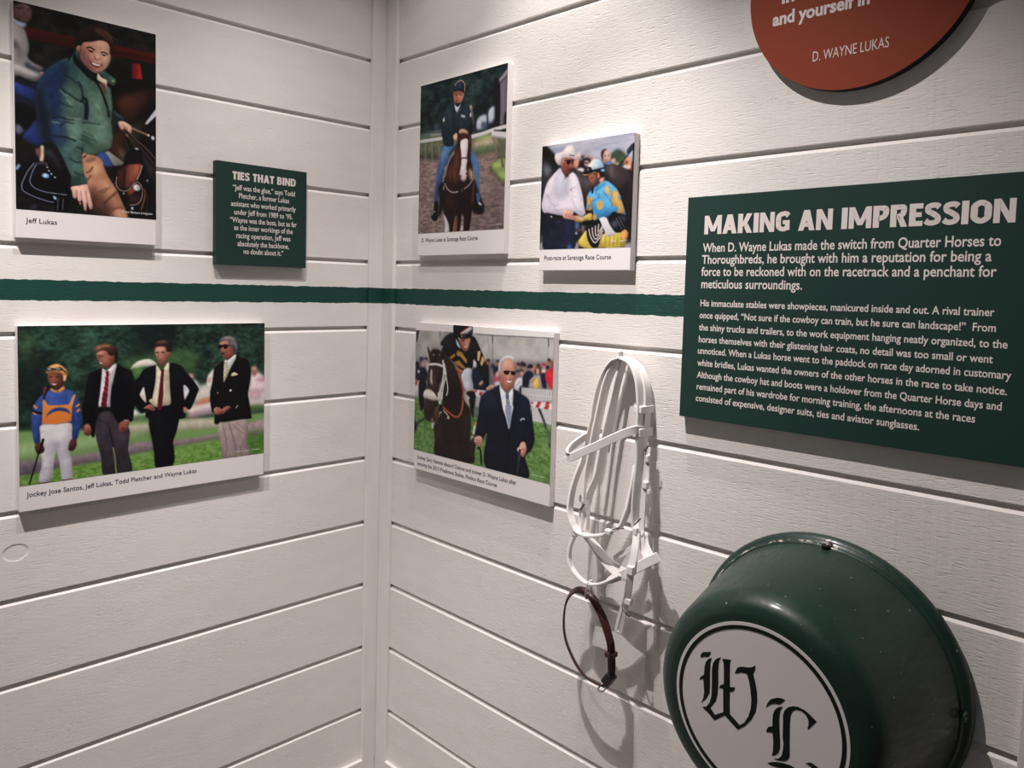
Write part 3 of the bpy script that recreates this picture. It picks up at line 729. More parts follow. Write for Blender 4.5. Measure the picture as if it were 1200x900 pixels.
PRINT_JACKET = [
('P',(20,20,20),[-78,-76,1595,-214,1587,2343,-130,2438],0,0,0,1),
('N',(14,16,15),(44,42,38),[-39,-43,1594,-115,1593,337,-53,665],82,66,1,0.9,46),
('P',(84,24,16),[101,241,225,244,420,245,622,241,621,376,471,371,282,371,115,376],5,0,(60,16,12,0,1),1),
('P',(92,22,16),[1000,243,1176,235,1345,235,1516,232,1515,359,1344,356,1175,355,987,381],6,0,(70,14,12,0,1),1),
('P',(120,26,22),[1237,396,1332,389,1358,566,1236,576],6,0,(190,38,40,1,0),1),
('P',(44,12,10),[1000,314,1176,295,1515,291,1515,306,1176,315,999,332],8,0,0,1),
('P',(14,10,10),[1007,738,1126,657,1270,594,1417,604,1517,610,1515,913,1005,994],15,1,0,1),
('P',(70,34,26),[1057,849,1166,776,1298,709,1432,652,1523,669,1522,883,1385,1050,1251,1103,1164,1061,1078,965],30,1,(40,18,16,1,0.3),1),
('P',(104,56,46),[1089,865,1209,779,1353,766,1386,860,1252,970,1143,944],59,1,0,0.55),
('P',(20,14,14),[1296,963,1522,815,1521,1335,1316,1362,1273,1189],30,1,0,1),
('P',(205,205,220),[1520,872,1524,956,1413,1079,1379,1082],4,0,0,1),
('P',(60,28,18),[956,1408,1108,1168,1162,1260,1073,1481,1009,1511],20,1,0,1),
('P',(52,52,36),[1207,1132,1318,1071,1385,1095,1306,1251,1293,1398,1183,1379,1140,1285],30,1,0,1),
('P',(125,92,72),[1074,1404,1139,1395,1171,1469,1138,1562,1084,1502],30,1,0,0.8),
('S',(150,110,96),[1234,1150,1306,1173,1430,1206],22,4,1),
('E',(215,190,175),[1426,1206],16,14,3,0,1),
('E',(200,200,210),[1478,1230],21,24,4,0,1),
('P',(32,26,24),[-16,-5,41,-28,122,-31,192,-4,195,40,178,62,146,7,81,15,7,42],9,1,0,1),
('P',(128,96,92),[-2,88,40,34,105,13,158,27,182,61,181,124,151,184,118,215,77,206,37,194,-3,168],7,1,(90,62,62,-1,0.3),1),
('P',(60,40,40),[35,66,104,44,112,60,47,85],9,1,0,0.8),
('P',(60,40,40),[133,60,172,53,168,64,135,71],9,1,0,0.8),
('P',(98,66,66),[108,70,123,129,95,140],9,1,0,0.8),
('P',(110,60,62),[78,159,127,155,123,166,78,171],7,1,0,1),
('P',(50,36,36),[-11,152,21,180,61,210,77,220,28,222,-12,187],12,1,0,0.8),
('P',(150,168,196),[-11,170,28,200,85,213,130,216,100,268,43,263,-12,223],7,1,0,1),
('P',(158,152,152),[-13,232,51,261,100,272,128,333,147,418,150,490,136,555,160,595,227,627,294,651,259,699,293,715,275,764,215,812,140,807,41,781,-23,775],9,1,(120,114,118,0.6,1),1),
('P',(74,70,78),[0,415,40,441,55,483,30,515,-1,468],21,1,0,0.9),
('P',(104,98,100),[30,533,79,504,95,537,62,589,29,577],26,1,0,0.8),
('P',(58,60,76),[118,622,184,654,251,677,259,712,192,698,117,676],13,1,0,1),
('P',(186,182,180),[7,662,93,681,192,716,259,721,275,755,216,775,108,759,6,734],17,1,0,0.8),
('P',(196,140,124),[251,705,302,690,310,716,275,746],5,1,0,1),
('P',(22,26,48),[0,815,90,835,215,830,213,912,89,889,-1,860],9,1,0,1),
('P',(34,56,124),[-1,860,89,875,205,909,215,1040,136,1021,-3,977],9,1,(24,40,92,0,1),1),
('P',(22,26,56),[-3,986,136,1021,219,1049,218,1113,101,1104,-5,1077],10,1,0,1),
('P',(10,10,14),[-5,1095,218,1113,225,1241,96,1388,-14,1512],13,1,0,1),
('P',(86,86,110),[7,1310,40,1296,88,1352,71,1391,13,1399],13,1,0,1),
('P',(36,52,122),[217,1214,232,1295,280,1474,178,1487,86,1453,87,1398,148,1307],9,1,(28,40,96,0,1),1),
('N',(6,6,9),(26,24,30),[9,1631,494,1615,590,1860,585,2204,-3,2225],70,57,2,0.8,27),
('P',(196,176,150),[248,1509,286,1504,279,1661,241,1665],6,1,0,1),
('P',(120,70,60),[196,1547,248,1519,251,1602,232,1635],11,1,0,1),
('P',(8,8,12),[6,1773,72,1695,203,1675,317,1677,432,1801,529,1908,547,2035,486,2147,388,2133,196,2085,57,1993,3,1917],11,1,0,1),
('S',(120,160,205),[10,1783,44,1723],26,7,1),
('S',(118,124,150),[189,1687,126,1781,73,1900,62,1952,75,2002,159,2047,291,2088,378,2100],9,2,1),
('S',(118,124,150),[212,1694,173,1776,143,1872,147,1913,188,1961,293,1993,390,2000,513,2003],9,2,1),
('S',(110,112,130),[423,2045,416,2184],7,3,1),
('S',(110,112,130),[477,2051,466,2180],7,3,1),
('E',(108,150,196),[298,1815],37,28,5,0,1),
('E',(190,215,235),[294,1813],15,14,5,0,1),
('E',(150,180,210),[389,2048],14,23,4,-0.6,1),
('E',(190,196,205),[315,1721],10,8,3,0,1),
('E',(190,196,205),[309,1691],10,8,3,0,1),
('E',(190,196,205),[332,1757],10,8,3,0,1),
('E',(190,196,205),[356,1790],10,9,3,0,1),
('E',(190,196,205),[392,1823],10,9,3,0,1),
('P',(56,54,60),[222,1678,308,1668,307,1699,221,1703],5,1,0,1),
('P',(60,62,78),[300,1534,377,1545,453,1725,376,1629,309,1584],18,1,0,0.7),
('P',(46,46,56),[147,2151,204,2136,213,2188,147,2198],13,1,0,1),
('P',(44,76,84),[302,686,345,631,451,537,539,491,538,536,605,420,638,390,680,542,780,627,869,704,984,730,1006,869,1017,986,1010,824,1013,1062,996,1119,1011,1226,1005,1369,956,1441,850,1497,736,1533,675,1529,689,1421,689,1645,727,1747,698,1786,586,1832,565,1799,402,1458,289,1454,248,1385,225,1241,203,1006,209,913,232,827],5,1,(84,112,96,1,0.1),1),
('P',(24,44,84),[276,727,363,637,468,552,538,538,527,708,481,837,488,976,442,1134,354,1184,312,1080,297,990,222,883,241,798],36,1,0,0.95),
('P',(18,26,44),[210,886,256,896,297,1008,337,1150,370,1275,402,1458,289,1454,240,1349,210,1096],22,1,0,0.95),
('P',(38,56,96),[354,1203,485,1164,520,1206,510,1312,517,1424,402,1458,368,1369,353,1259],27,1,0,0.9),
('P',(92,122,104),[526,783,624,822,685,963,674,1117,583,1140,514,1038,489,929],46,1,0,0.75),
('P',(108,138,116),[520,1178,674,1155,680,1403,580,1387,528,1309],37,1,0,0.7),
('P',(94,124,106),[733,925,826,856,930,838,971,1015,991,1120,1000,1315,924,1434,778,1485,718,1374,751,1156],48,1,0,0.75),
('P',(30,52,50),[678,1294,738,1339,820,1404,883,1417,799,1450,697,1398],28,1,0,0.5),
('S',(14,24,34),[682,955,713,907,732,1010,720,1139],47,6,0.95),
('S',(14,24,34),[446,834,534,875,622,926,676,945],20,6,0.7),
('S',(14,24,34),[484,679,554,703,625,746,669,795],15,5,0.6),
('S',(14,24,34),[435,985,514,1010,585,1026],16,5,0.6),
('S',(14,24,34),[371,1182,441,1152,512,1160,601,1156],20,5,0.7),
('S',(14,24,34),[440,1265,511,1198,601,1204],17,6,0.6),
('S',(14,24,34),[368,1369,456,1366,527,1366,616,1392],20,5,0.75),
('S',(14,24,34),[643,724,678,783,695,923],17,6,0.8),
('S',(14,24,34),[679,1177,761,1165,875,1170],15,6,0.6),
('S',(14,24,34),[668,1317,769,1346,852,1378],11,6,0.5),
('S',(14,24,34),[677,1358,769,1400],11,6,0.5),
('S',(14,24,34),[688,1272,770,1303,831,1359],9,6,0.5),
('S',(14,24,34),[587,1738,654,1767,721,1748],15,6,0.7),
('S',(14,24,34),[545,1591,622,1629,678,1610],19,6,0.6),
('S',(14,24,34),[615,1452,676,1476],19,6,0.6),
('S',(14,24,34),[616,1367,677,1380],15,6,0.6),
('S',(150,178,150),[446,844,498,900,533,903],10,5,0.7),
('S',(150,178,150),[521,1150,601,1147,674,1136],10,6,0.7),
('S',(150,178,150),[515,944,568,991],10,5,0.7),
('S',(150,178,150),[371,1219,440,1218],10,5,0.7),
('S',(150,178,150),[545,1354,617,1363,671,1394],10,6,0.7),
('S',(150,178,150),[836,950,887,1028],10,6,0.7),
('S',(150,178,150),[833,1187,927,1184],11,6,0.7),
('S',(14,20,24),[813,667,880,760,925,870,970,999,961,973,976,1068],25,4,1),
('S',(96,126,112),[973,732,983,872,993,990],19,6,0.8),
('P',(12,18,28),[605,420,659,500,757,608,847,661,927,681,927,702,869,704,757,666,658,581,593,514],7,1,0,1),
('P',(54,92,88),[876,585,922,547,985,588,1055,628,1031,698,985,682,927,634],5,1,(70,110,98,1,0),1),
('E',(210,180,120),[1022,648],8,12,2,0,1),
('P',(228,206,180),[859,588,893,629,956,652,950,712,932,763,904,697,847,661],5,1,0,1),
('P',(120,70,60),[881,701,927,693,943,761,937,821,903,768],6,1,0,1),
('P',(188,122,104),[683,300,762,255,874,218,954,218,994,280,997,373,981,447,951,512,894,564,836,593,780,580,725,533,681,484,660,397],5,1,(226,164,138,1,-0.1),1),
('P',(150,98,98),[661,339,727,337,748,424,781,499,803,576,747,552,692,482],20,1,0,0.75),
('P',(182,128,118),[622,348,645,320,677,330,677,393,660,414,633,391],5,1,(120,78,76,1,1),1),
('P',(232,176,150),[795,253,909,217,966,239,977,284,873,317,806,308],24,1,0,0.7),
('P',(238,180,152),[839,359,878,398,878,433,844,440,829,408],11,1,0,0.85),
('P',(224,160,132),[907,404,970,402,964,462,923,470],19,1,0,0.7),
('S',(70,42,38),[738,334,778,321,826,345],12,4,1),
('S',(70,42,38),[884,356,924,345,965,357],11,4,1),
('S',(60,38,38),[749,357,777,361,805,364],11,4,1),
('S',(60,38,38),[896,373,930,370,953,373],11,4,1),
('P',(240,226,214),[792,485,837,493,894,494,871,514,826,519,798,507],4,1,0,1),
('S',(120,50,46),[770,472,798,484],8,3,1),
('S',(196,96,88),[801,518,837,534,877,515],9,4,1),
('S',(130,80,76),[749,413,765,467],9,7,0.7),
('S',(150,90,84),[906,439,917,483,905,521],9,6,0.7),
('S',(160,100,90),[791,578,836,587,882,566],11,8,0.7),
('P',(238,184,156),[873,341,965,310,988,364,969,450,929,505,895,464,884,408],21,1,0,0.6),
('P',(120,74,74),[666,384,704,388,731,474,775,546,747,552,692,494],15,1,0,0.6),
('S',(52,30,28),[734,338,774,320,817,339],14,3,1),
('S',(52,30,28),[887,356,924,342,969,358],14,3,1),
('P',(44,26,26),[751,355,783,355,811,365,777,375],3,1,0,1),
('P',(44,26,26),[893,374,924,367,955,375,918,383],3,1,0,1),
('S',(122,70,62),[829,406,821,435,840,445,872,432],8,4,0.9),
('S',(250,206,180),[855,370,861,420],9,5,0.7),
('P',(120,52,50),[765,473,809,482,872,483,906,483,892,507,854,531,814,527,783,504],4,1,0,1),
('P',(244,234,224),[790,483,838,490,890,491,871,509,828,513,799,502],3,1,0,1),
('P',(38,24,24),[617,360,614,276,639,185,697,112,797,66,887,57,956,90,1013,123,1036,177,1023,274,1005,348,988,340,988,269,960,223,886,216,795,253,706,278,678,324,650,325],6,1,0,1),
('P',(96,60,48),[819,98,910,83,990,129,1024,180,1012,276,989,222,920,179,852,159],17,1,0,0.7),
('S',(130,86,66),[830,118,909,147,966,204],8,5,0.6),
('S',(130,86,66),[887,94,967,122,1018,204],9,5,0.6),
('S',(130,86,66),[933,95,1001,150,1065,171],9,5,0.6),
('P',(26,40,46),[1014,975,1077,998,1153,1052,1174,1093,1109,1102,1065,1175,1007,1150],8,1,0,1),
('P',(64,92,88),[1013,986,1088,1018,1153,1057,1120,1068,1034,1026],10,1,0,0.8),
('P',(222,170,150),[1077,1107,1131,1088,1190,1107,1229,1134,1234,1178,1217,1219,1184,1262,1162,1249,1130,1209,1098,1181],4,1,(180,118,104,-0.6,1),1),
('S',(120,66,58),[1130,1121,1152,1173],8,4,1),
('S',(130,76,66),[1163,1138,1190,1201],7,4,1),
('P',(60,30,28),[1097,1192,1163,1194,1162,1249,1119,1244],10,1,0,1),
('S',(62,40,38),[1141,1175,1250,1281,1361,1390,1517,1564],28,3,1),
('S',(110,80,74),[1163,1177,1272,1278,1384,1353,1520,1484],12,3,1),
('S',(20,14,16),[1173,1203,1294,1309,1520,1518],12,3,1),
('P',(16,12,14),[1151,1261,1189,1267,1271,1412,1216,1408],5,0,0,1),
('P',(10,9,11),[1160,1470,1205,1420,1294,1387,1338,1449,1360,1536,1337,1561,1160,1581,1149,1538],6,1,0,1),
('E',(190,190,200),[1288,1385],22,12,6,0,1),
('S',(44,42,46),[1182,1468,1327,1459],8,5,0.8),
('S',(44,42,46),[1182,1501,1326,1493],8,5,0.8),
('S',(44,42,46),[1182,1534,1326,1527],8,5,0.8),
('P',(58,52,50),[1349,1425,1428,1528,1519,1609,1519,1793,1450,1731],16,1,(30,26,26,0,1),1),
('P',(148,146,142),[919,1473,967,1456,1138,1562,1116,1620,1051,1632,1008,1599],5,0,(110,108,104,1,1),1),
('P',(46,78,150),[835,1521,924,1477,1008,1599,997,1633,912,1621],8,1,0,1),
('P',(14,12,14),[1011,1657,1118,1596,1166,1579,1356,1557,1411,1700,1449,1734,1461,1947,1384,2104,1359,2207,1174,2219,1139,2048,1068,1907],10,1,0,1),
('P',(110,52,40),[1154,1666,1178,1589,1338,1559,1325,1635,1287,1738,1213,1832,1152,1862],10,1,(170,92,72,0.8,0),1),
('P',(66,32,28),[1058,1688,1154,1604,1147,1764,1128,1877,1068,1833],14,1,0,1),
('P',(128,64,46),[1176,1909,1237,1842,1274,1863,1237,1929,1200,1944],12,1,0,1),
('P',(60,30,36),[1200,1957,1311,1922,1335,2008,1212,2042],20,1,0,1),
('S',(214,190,170),[1352,1570,1325,1660,1287,1750],9,3,1),
('S',(196,166,146),[1057,1737,1051,1835,1104,1894,1182,1884,1238,1817,1287,1775,1336,1808,1354,1881,1335,1983,1285,2037,1199,2056],9,3,0.85),
('E',(150,140,140),[1286,1840],46,43,4,0,1),
('E',(226,226,228),[1280,1840],26,26,4,0,1),
('E',(110,120,140),[1293,1842],10,10,3,0,1),
('E',(150,176,205),[1233,2090],15,20,4,0,1),
('P',(110,130,160),[1393,1734,1430,1730,1411,1769],4,0,0,1),
('E',(190,170,150),[1134,1925],12,10,4,0,1),
('S',(132,84,50),[1383,1853,1379,1954,1334,2108],16,6,1),
('S',(56,36,26),[1417,1926,1403,2078,1384,2205],14,6,1),
('P',(176,124,96),[679,1540,747,1526,826,1528,895,1573,917,1655,974,1770,1056,1896,1115,2025,1180,2206,1006,2218,854,2119,764,1970,720,1867],5,1,(150,100,76,0.5,1),1),
('P',(206,152,118),[745,1626,883,1599,917,1691,858,1757,766,1767],38,1,0,0.6),
('P',(196,146,114),[893,1790,997,1828,1056,1908,1020,1960,915,1908],34,1,0,0.6),
('P',(74,46,38),[742,1888,856,1938,948,2039,1018,2131,970,2220,785,2172,741,2008],39,1,0,0.85),
('P',(120,80,62),[746,1555,826,1534,814,1583,712,1618],11,1,0,0.8),
('S',(60,40,34),[722,1736,761,1708,796,1656],19,7,0.75),
('S',(60,40,34),[913,2066,984,1987,1062,1913],20,7,0.75),
('S',(60,40,34),[720,1831,778,1754],13,7,0.75),
('S',(60,40,34),[856,1938,950,1881],12,7,0.75),
('S',(60,40,34),[1006,2132,1066,2103,1126,2099],16,7,0.75),
('S',(60,40,34),[891,1941,914,1933,985,1866],10,7,0.75),
('P',(190,140,110),[1066,2103,1138,2122,1180,2206,1089,2212,1006,2181],16,1,0,0.6),
('S',(30,20,18),[688,1572,724,1534],13,4,1),
('P',(34,62,58),[564,1811,631,1781,710,1773,726,1818,720,1867,641,1886,563,1905],6,1,(52,86,76,1,0),1),
('S',(20,36,38),[587,1797,592,1885],7,4,0.6),
('S',(20,36,38),[620,1794,626,1882],7,4,0.6),
('S',(20,36,38),[653,1790,659,1878],7,4,0.6),
('S',(20,36,38),[687,1787,693,1875],7,4,0.6),
('P',(204,150,136),[558,1911,641,1886,726,1864,742,1900,769,2005,786,2088,779,2137,762,2144,745,2115,729,2057,722,2129,716,2163,699,2161,689,2120,673,2049,650,2069,628,2053,617,2018,600,2037,578,2022,568,1964],4,1,(226,172,154,1,0),1),
('S',(120,76,70),[613,1936,622,2042],9,5,0.8),
('S',(120,76,70),[657,1944,673,2049],9,5,0.8),
('S',(120,76,70),[713,1939,729,2057],10,5,0.8),
('E',(180,120,70),[653,2087],11,16,4,0,1)]

PRINT_FOUR_MEN = [
('P',(34,56,48),[-60,-69,3112,-96,3134,2151,-61,2155],0,0,0,1),
('N',(18,32,30),(66,108,86),[-60,-69,3112,-96,3125,1201,-60,1110],113,73,11,1,31),
('N',(16,28,28),(58,96,78),[-60,-69,3112,-96,3121,846,-60,826],51,37,12,0.55,31),
('P',(20,30,34),[1273,28,1746,35,1694,431,1326,467],84,1,0,0.8),
('P',(18,28,28),[-2,357,326,420,327,858,-2,926],73,1,0,0.7),
('P',(78,120,60),[15,27,117,76,151,364,49,407],54,1,0,0.45),
('P',(80,122,96),[710,28,825,141,815,320,731,328,669,215],58,1,0,0.5),
('P',(74,110,60),[1174,408,1969,333,1971,661,1175,615],42,1,0,0.7),
('P',(74,118,84),[2592,375,2700,315,2783,267,2811,280,2646,389],36,1,0,0.6),
('P',(100,120,70),[813,493,870,456,899,498,841,525],30,1,0,0.7),
('P',(120,160,92),[-60,1157,691,1218,1278,1143,2145,1215,3125,1225,3134,2151,-61,2155],16,0,(104,146,62,0,1),1),
('P',(150,176,126),[-19,1305,882,1289,1278,1248,1279,1405,-19,1495],39,1,0,0.7),
('P',(200,180,170),[1177,1217,2261,1237,2379,1361,1177,1300],22,1,0,0.8),
('P',(150,132,134),[-60,1499,417,1513,882,1492,1279,1437,1809,1455,2262,1439,3126,1296,3128,1509,2263,1517,1809,1542,1331,1569,883,1615,417,1631,-61,1660],15,1,(120,104,116,-0.3,1),1),
('P',(92,84,98),[-19,1552,327,1560,327,1658,-19,1657],18,1,0,0.7),
('N',(86,132,48),(138,174,88),[-61,1679,883,1625,1331,1590,2263,1540,3128,1533,3134,2151,-61,2155],42,25,13,0.8,21),
('P',(60,104,40),[2738,1488,2984,1489,2986,1763,2775,1763],49,1,0,0.6),
('P',(206,200,190),[2142,782,3057,901,3059,1172,2030,1160,1698,1183,1654,1050],29,1,0,0.9),
('P',(220,214,200),[1213,537,1264,470,1343,433,1447,429,1528,488,1517,505,1401,517,1264,534],7,1,0,1),
('P',(96,140,76),[1230,549,1378,528,1344,637,1265,667],26,1,0,1),
('P',(196,150,140),[1927,635,1989,638,2002,700,1952,709],17,1,0,1),
('P',(206,206,200),[1990,711,2053,752,2079,852,2003,871],17,1,0,1),
('P',(224,220,216),[1327,775,1362,766,1403,968,1345,905,1322,856],8,1,0,1),
('P',(222,190,180),[1322,856,1368,848,1391,955],12,1,0,0.8),
('P',(232,228,226),[1860,770,1941,842,1879,959],9,1,0,1),
('P',(150,170,210),[1860,776,1903,803,1867,849],11,1,0,0.8),
('P',(220,216,214),[1243,1024,1334,1090,1426,1075,1438,1112,1415,1156,1244,1140],12,1,0,1),
('P',(90,130,80),[1255,1106,1403,1108,1415,1168,1244,1152],17,1,0,1),
('P',(206,170,140),[1930,1084,2080,1023,2143,955,2144,1140,1930,1133],22,1,0,1),
('P',(110,140,180),[1992,1016,2029,970,2054,1021],17,1,0,1),
('P',(232,224,222),[2186,680,2275,586,2270,747,2213,842,2174,803],10,1,0,1),
('P',(210,140,120),[2180,717,2224,695,2212,768,2186,767],11,1,0,0.8),
('P',(90,70,80),[2262,536,2340,521,2354,553,2275,574],17,1,0,1),
('P',(226,196,200),[2793,677,2870,656,2955,699,2991,766,2986,922,2789,934],19,1,0,1),
('P',(196,150,130),[2786,600,2869,585,2884,682,2814,691],17,1,0,1),
('P',(130,90,80),[2814,640,2870,630,2856,707,2822,717],12,1,0,0.7),
('P',(196,130,140),[2747,931,2901,929,2930,1022,2748,1021],24,1,0,1),
('P',(190,170,176),[2740,914,3019,957,3020,1145,2742,1098],36,1,0,0.6),
('P',(150,70,90),[2885,747,2984,740,2977,805,2899,787],18,1,0,0.5),
('P',(196,120,90),[2054,985,2213,960,2214,1022,2029,1038],18,1,0,1),
('P',(216,200,196),[1905,1094,2233,1036,2241,1148,2055,1181,1918,1186],20,1,0,1),
('P',(150,120,140),[1918,1144,2131,1102,2234,1123,2234,1166,1968,1197],28,1,0,0.7),
('P',(70,110,50),[1850,1131,1930,1120,1918,1180,1856,1186],22,1,0,1),
('P',(70,104,60),[2769,1119,2980,1123,2981,1202,2784,1191],19,1,0,1),
('P',(54,82,158),[161,898,185,841,248,771,326,728,396,760,476,722,567,772,618,853,639,944,641,953,652,1070,642,1174,599,1327,550,1310,555,1131,539,1123,237,1116,221,1210,216,1317,166,1328,140,1213,130,1066,140,955,165,856],5,1,(40,66,140,0.3,1),1),
('P',(34,54,120),[221,962,244,919,242,1111,221,1188,219,1312,196,1315,211,1119],15,1,0,0.7),
('P',(34,54,120),[555,945,577,1052,566,1224,554,1304,547,1130],15,1,0,0.7),
('P',(240,140,58),[252,840,267,875,303,903,407,908,523,908,544,887,560,865,555,945,543,1106,386,1125,237,1108,240,997,250,897],5,0,(228,120,48,0,1),1),
('P',(240,150,70),[521,912,567,805,593,796,557,926],4,0,0,1),
('P',(236,140,60),[248,824,268,837,302,904,253,900],4,0,0,1),
('P',(44,70,150),[281,1030,313,970,365,941,428,935,491,954,523,989,534,1024,502,998,428,975,365,980,313,1004],5,1,0,1),
('S',(236,136,56),[155,889,186,925],22,3,1),
('S',(236,136,56),[148,950,176,997],22,3,1),
('S',(236,136,56),[598,943,633,911],23,3,1),
('S',(236,136,56),[604,1002,636,970],23,3,1),
('S',(20,20,30),[135,932,170,963,242,989],24,4,1),
('P',(92,56,48),[268,686,297,699,277,784,258,804,248,760],6,1,0,1),
('S',(24,20,24),[287,677,312,689,268,794,258,836],15,5,1),
('P',(226,148,76),[331,707,396,738,466,694,476,733,406,766,336,739],5,1,0,1),
('S',(60,40,40),[401,739,403,763],7,2,1),
('P',(128,72,56),[302,570,316,538,385,531,445,556,465,612,460,677,425,719,386,721,346,691,312,635],5,1,(92,48,40,1,0.3),1),
('P',(168,104,84),[326,582,385,575,415,631,366,671,326,636],23,1,0,0.6),
('S',(44,24,24),[316,584,351,583],9,4,1),
('S',(44,24,24),[385,585,420,585],9,4,1),
('P',(224,204,196),[344,657,376,663,396,656,381,674,356,673],3,1,0,1),
('S',(70,34,30),[336,680,376,693,415,685],9,7,0.6),
('P',(208,132,66),[287,537,289,494,316,463,366,441,415,441,475,482,506,532,501,592,475,635,465,590,435,550,366,530,307,543],5,1,(226,156,90,0,-1),1),
('P',(52,50,56),[289,485,316,473,375,485,435,474,455,508,435,518,375,509,316,517,289,515],5,1,0,1),
('P',(160,164,176),[297,489,316,479,346,497,316,506],6,1,0,1),
('P',(140,140,150),[385,490,430,484,435,501,395,506],6,1,0,1),
('S',(120,64,36),[297,537,366,525,435,539,470,580],9,5,0.7),
('P',(214,170,130),[465,568,496,581,486,635,465,634],6,1,0,1),
('S',(30,24,28),[445,491,496,548],11,4,1),
('P',(206,200,206),[226,1120,386,1125,539,1127,550,1223,545,1315,524,1451,545,1558,548,1686,544,1779,445,1775,429,1692,418,1599,402,1505,387,1411,371,1455,355,1567,345,1680,314,1767,206,1774,206,1683,227,1595,232,1505,216,1436,221,1335,221,1221],5,1,(178,174,190,0.2,1),1),
('P',(150,146,164),[366,1329,407,1334,397,1413,381,1434],23,1,0,0.8),
('P',(158,154,172),[242,1326,366,1317,371,1455,345,1498,283,1421],37,1,0,0.5),
('P',(160,156,174),[402,1344,534,1360,524,1451,460,1512,408,1460],38,1,0,0.5),
('P',(230,226,226),[237,1155,386,1154,534,1163,539,1198,386,1205,242,1201],28,1,0,0.6),
('S',(150,146,160),[227,1595,283,1617,340,1606],9,5,0.7),
('S',(150,146,160),[423,1600,482,1625,543,1610],9,5,0.7),
('S',(150,146,160),[227,1624,283,1645,340,1635],9,5,0.7),
('S',(150,146,160),[424,1628,482,1654,543,1639],9,5,0.7),
('S',(150,146,160),[227,1652,283,1674,340,1664],9,5,0.7),
('S',(150,146,160),[424,1657,482,1683,543,1668],9,5,0.7),
('S',(150,146,160),[227,1680,283,1702,340,1692],9,5,0.7),
('S',(150,146,160),[424,1686,482,1712,544,1697],9,5,0.7),
('P',(120,30,46),[203,1773,309,1772,309,1792,206,1787],3,0,0,1),
('P',(120,30,46),[442,1773,546,1773,546,1785,445,1785],3,0,0,1),
('P',(88,48,42),[166,1328,221,1318,252,1361,257,1418,221,1442,191,1444,166,1395],5,1,(60,30,30,0.4,1),1),
('P',(92,50,44),[534,1325,593,1326,597,1390,567,1445,524,1445,508,1415],5,1,(64,34,32,-0.3,1),1),
('S',(20,18,22),[250,1276,196,1444,151,1607,100,1780],16,3,1),
('S',(24,20,24),[250,1276,227,1358],28,3,1),
('P',(14,14,22),[682,986,691,807,737,580,803,543,889,512,909,569,871,719,847,970,833,1000,978,1012,997,871,1026,668,1055,475,1134,520,1215,555,1245,630,1256,724,1263,842,1251,981,1227,1170,1165,1138,1080,1193,1020,1112,971,982,841,984,796,1288,761,1297,691,1154,668,1152,662,907],5,1,0,1),
('P',(12,12,18),[668,932,760,940,807,1042,796,1288,778,1305,749,1197,749,1160,680,1153],6,1,0,1),
('P',(10,10,16),[959,732,1263,752,1251,994,1227,1170,1153,1144,1080,1181,1008,1086],6,1,0,1),
('P',(34,36,58),[1134,530,1215,566,1243,640,1225,722,1175,636],41,1,0,0.6),
('P',(34,36,52),[709,648,746,580,813,554,784,653,728,770],39,1,0,0.5),
('P',(206,200,206),[889,512,928,540,967,521,1045,464,1035,556,997,707,977,869,973,979,929,980,844,968,861,799,880,598],5,1,0,1),
('P',(236,232,236),[957,521,1040,469,1025,535,977,573],10,1,0,0.8),
('S',(140,136,150),[977,573,968,807,958,970],14,8,0.6),
('S',(150,146,158),[899,538,928,570],8,4,1),
('P',(156,34,52),[930,540,962,547,962,582,957,704,948,826,924,1008,866,1008,881,882,914,702,928,580],4,0,0,1),
('P',(156,34,52),[894,789,947,793,930,979,894,1060,863,1041,871,974],4,0,0,1),
('S',(28,24,50),[928,560,961,601],12,2,1),
('S',(28,24,50),[920,619,956,660],12,2,1),
('S',(28,24,50),[913,677,952,718],12,2,1),
('S',(28,24,50),[905,736,947,777],12,2,1),
('S',(28,24,50),[898,794,942,836],12,2,1),
('S',(28,24,50),[890,852,938,895],12,2,1),
('S',(28,24,50),[883,911,933,953],12,2,1),
('S',(28,24,50),[875,969,928,1012],12,2,1),
('S',(28,24,50),[890,814,938,861],12,2,1),
('S',(28,24,50),[881,869,928,916],12,2,1),
('S',(28,24,50),[872,924,919,972],12,2,1),
('S',(28,24,50),[863,979,910,1027],12,2,1),
('P',(168,104,86),[826,353,841,318,908,300,947,327,976,369,1030,371,1025,443,996,482,957,521,908,508,875,481,855,445,836,404],5,1,(126,72,60,0.6,0.8),1),
('P',(200,140,116),[836,308,908,300,937,337,879,355,836,348],15,1,0,0.7),
('P',(196,130,108),[898,386,957,399,947,449,899,437],25,1,0,0.6),
('S',(60,34,30),[836,365,860,362,898,371],12,4,1),
('S',(70,40,34),[843,384,879,387],10,4,1),
('P',(226,206,196),[860,440,889,449,879,458,863,453],3,1,0,1),
('S',(110,60,54),[836,414,855,425],10,5,1),
('P',(110,72,54),[807,282,826,247,879,229,937,223,1005,238,1049,270,1064,332,1060,444,1025,448,1030,382,1015,360,986,364,956,343,942,312,889,300,822,322],5,1,(44,28,26,1,0.5),1),
('P',(170,124,94),[821,267,898,234,976,237,956,272,879,274,822,307],16,1,0,0.65),
('S',(196,150,116),[831,282,898,254,976,252],10,6,0.6),
('S',(60,38,32),[879,264,946,276,976,328],12,6,0.6),
('P',(64,56,66),[842,1045,971,1020,1068,1179,1190,1255,1185,1433,1179,1534,1223,1782,1052,1780,1003,1462,1009,1613,1028,1786,891,1782,866,1570,807,1290,818,1130],5,1,(46,40,50,0.3,1),1),
('P',(86,76,84),[1020,1225,1166,1303,1167,1431,1093,1447,1032,1339],41,1,0,0.6),
('S',(30,26,32),[960,1219,997,1398,1015,1513,1028,1779],16,6,0.9),
('S',(36,30,38),[818,1105,924,1165,972,1220],14,8,0.6),
('S',(90,80,88),[1142,1504,1180,1636,1199,1778],12,8,0.5),
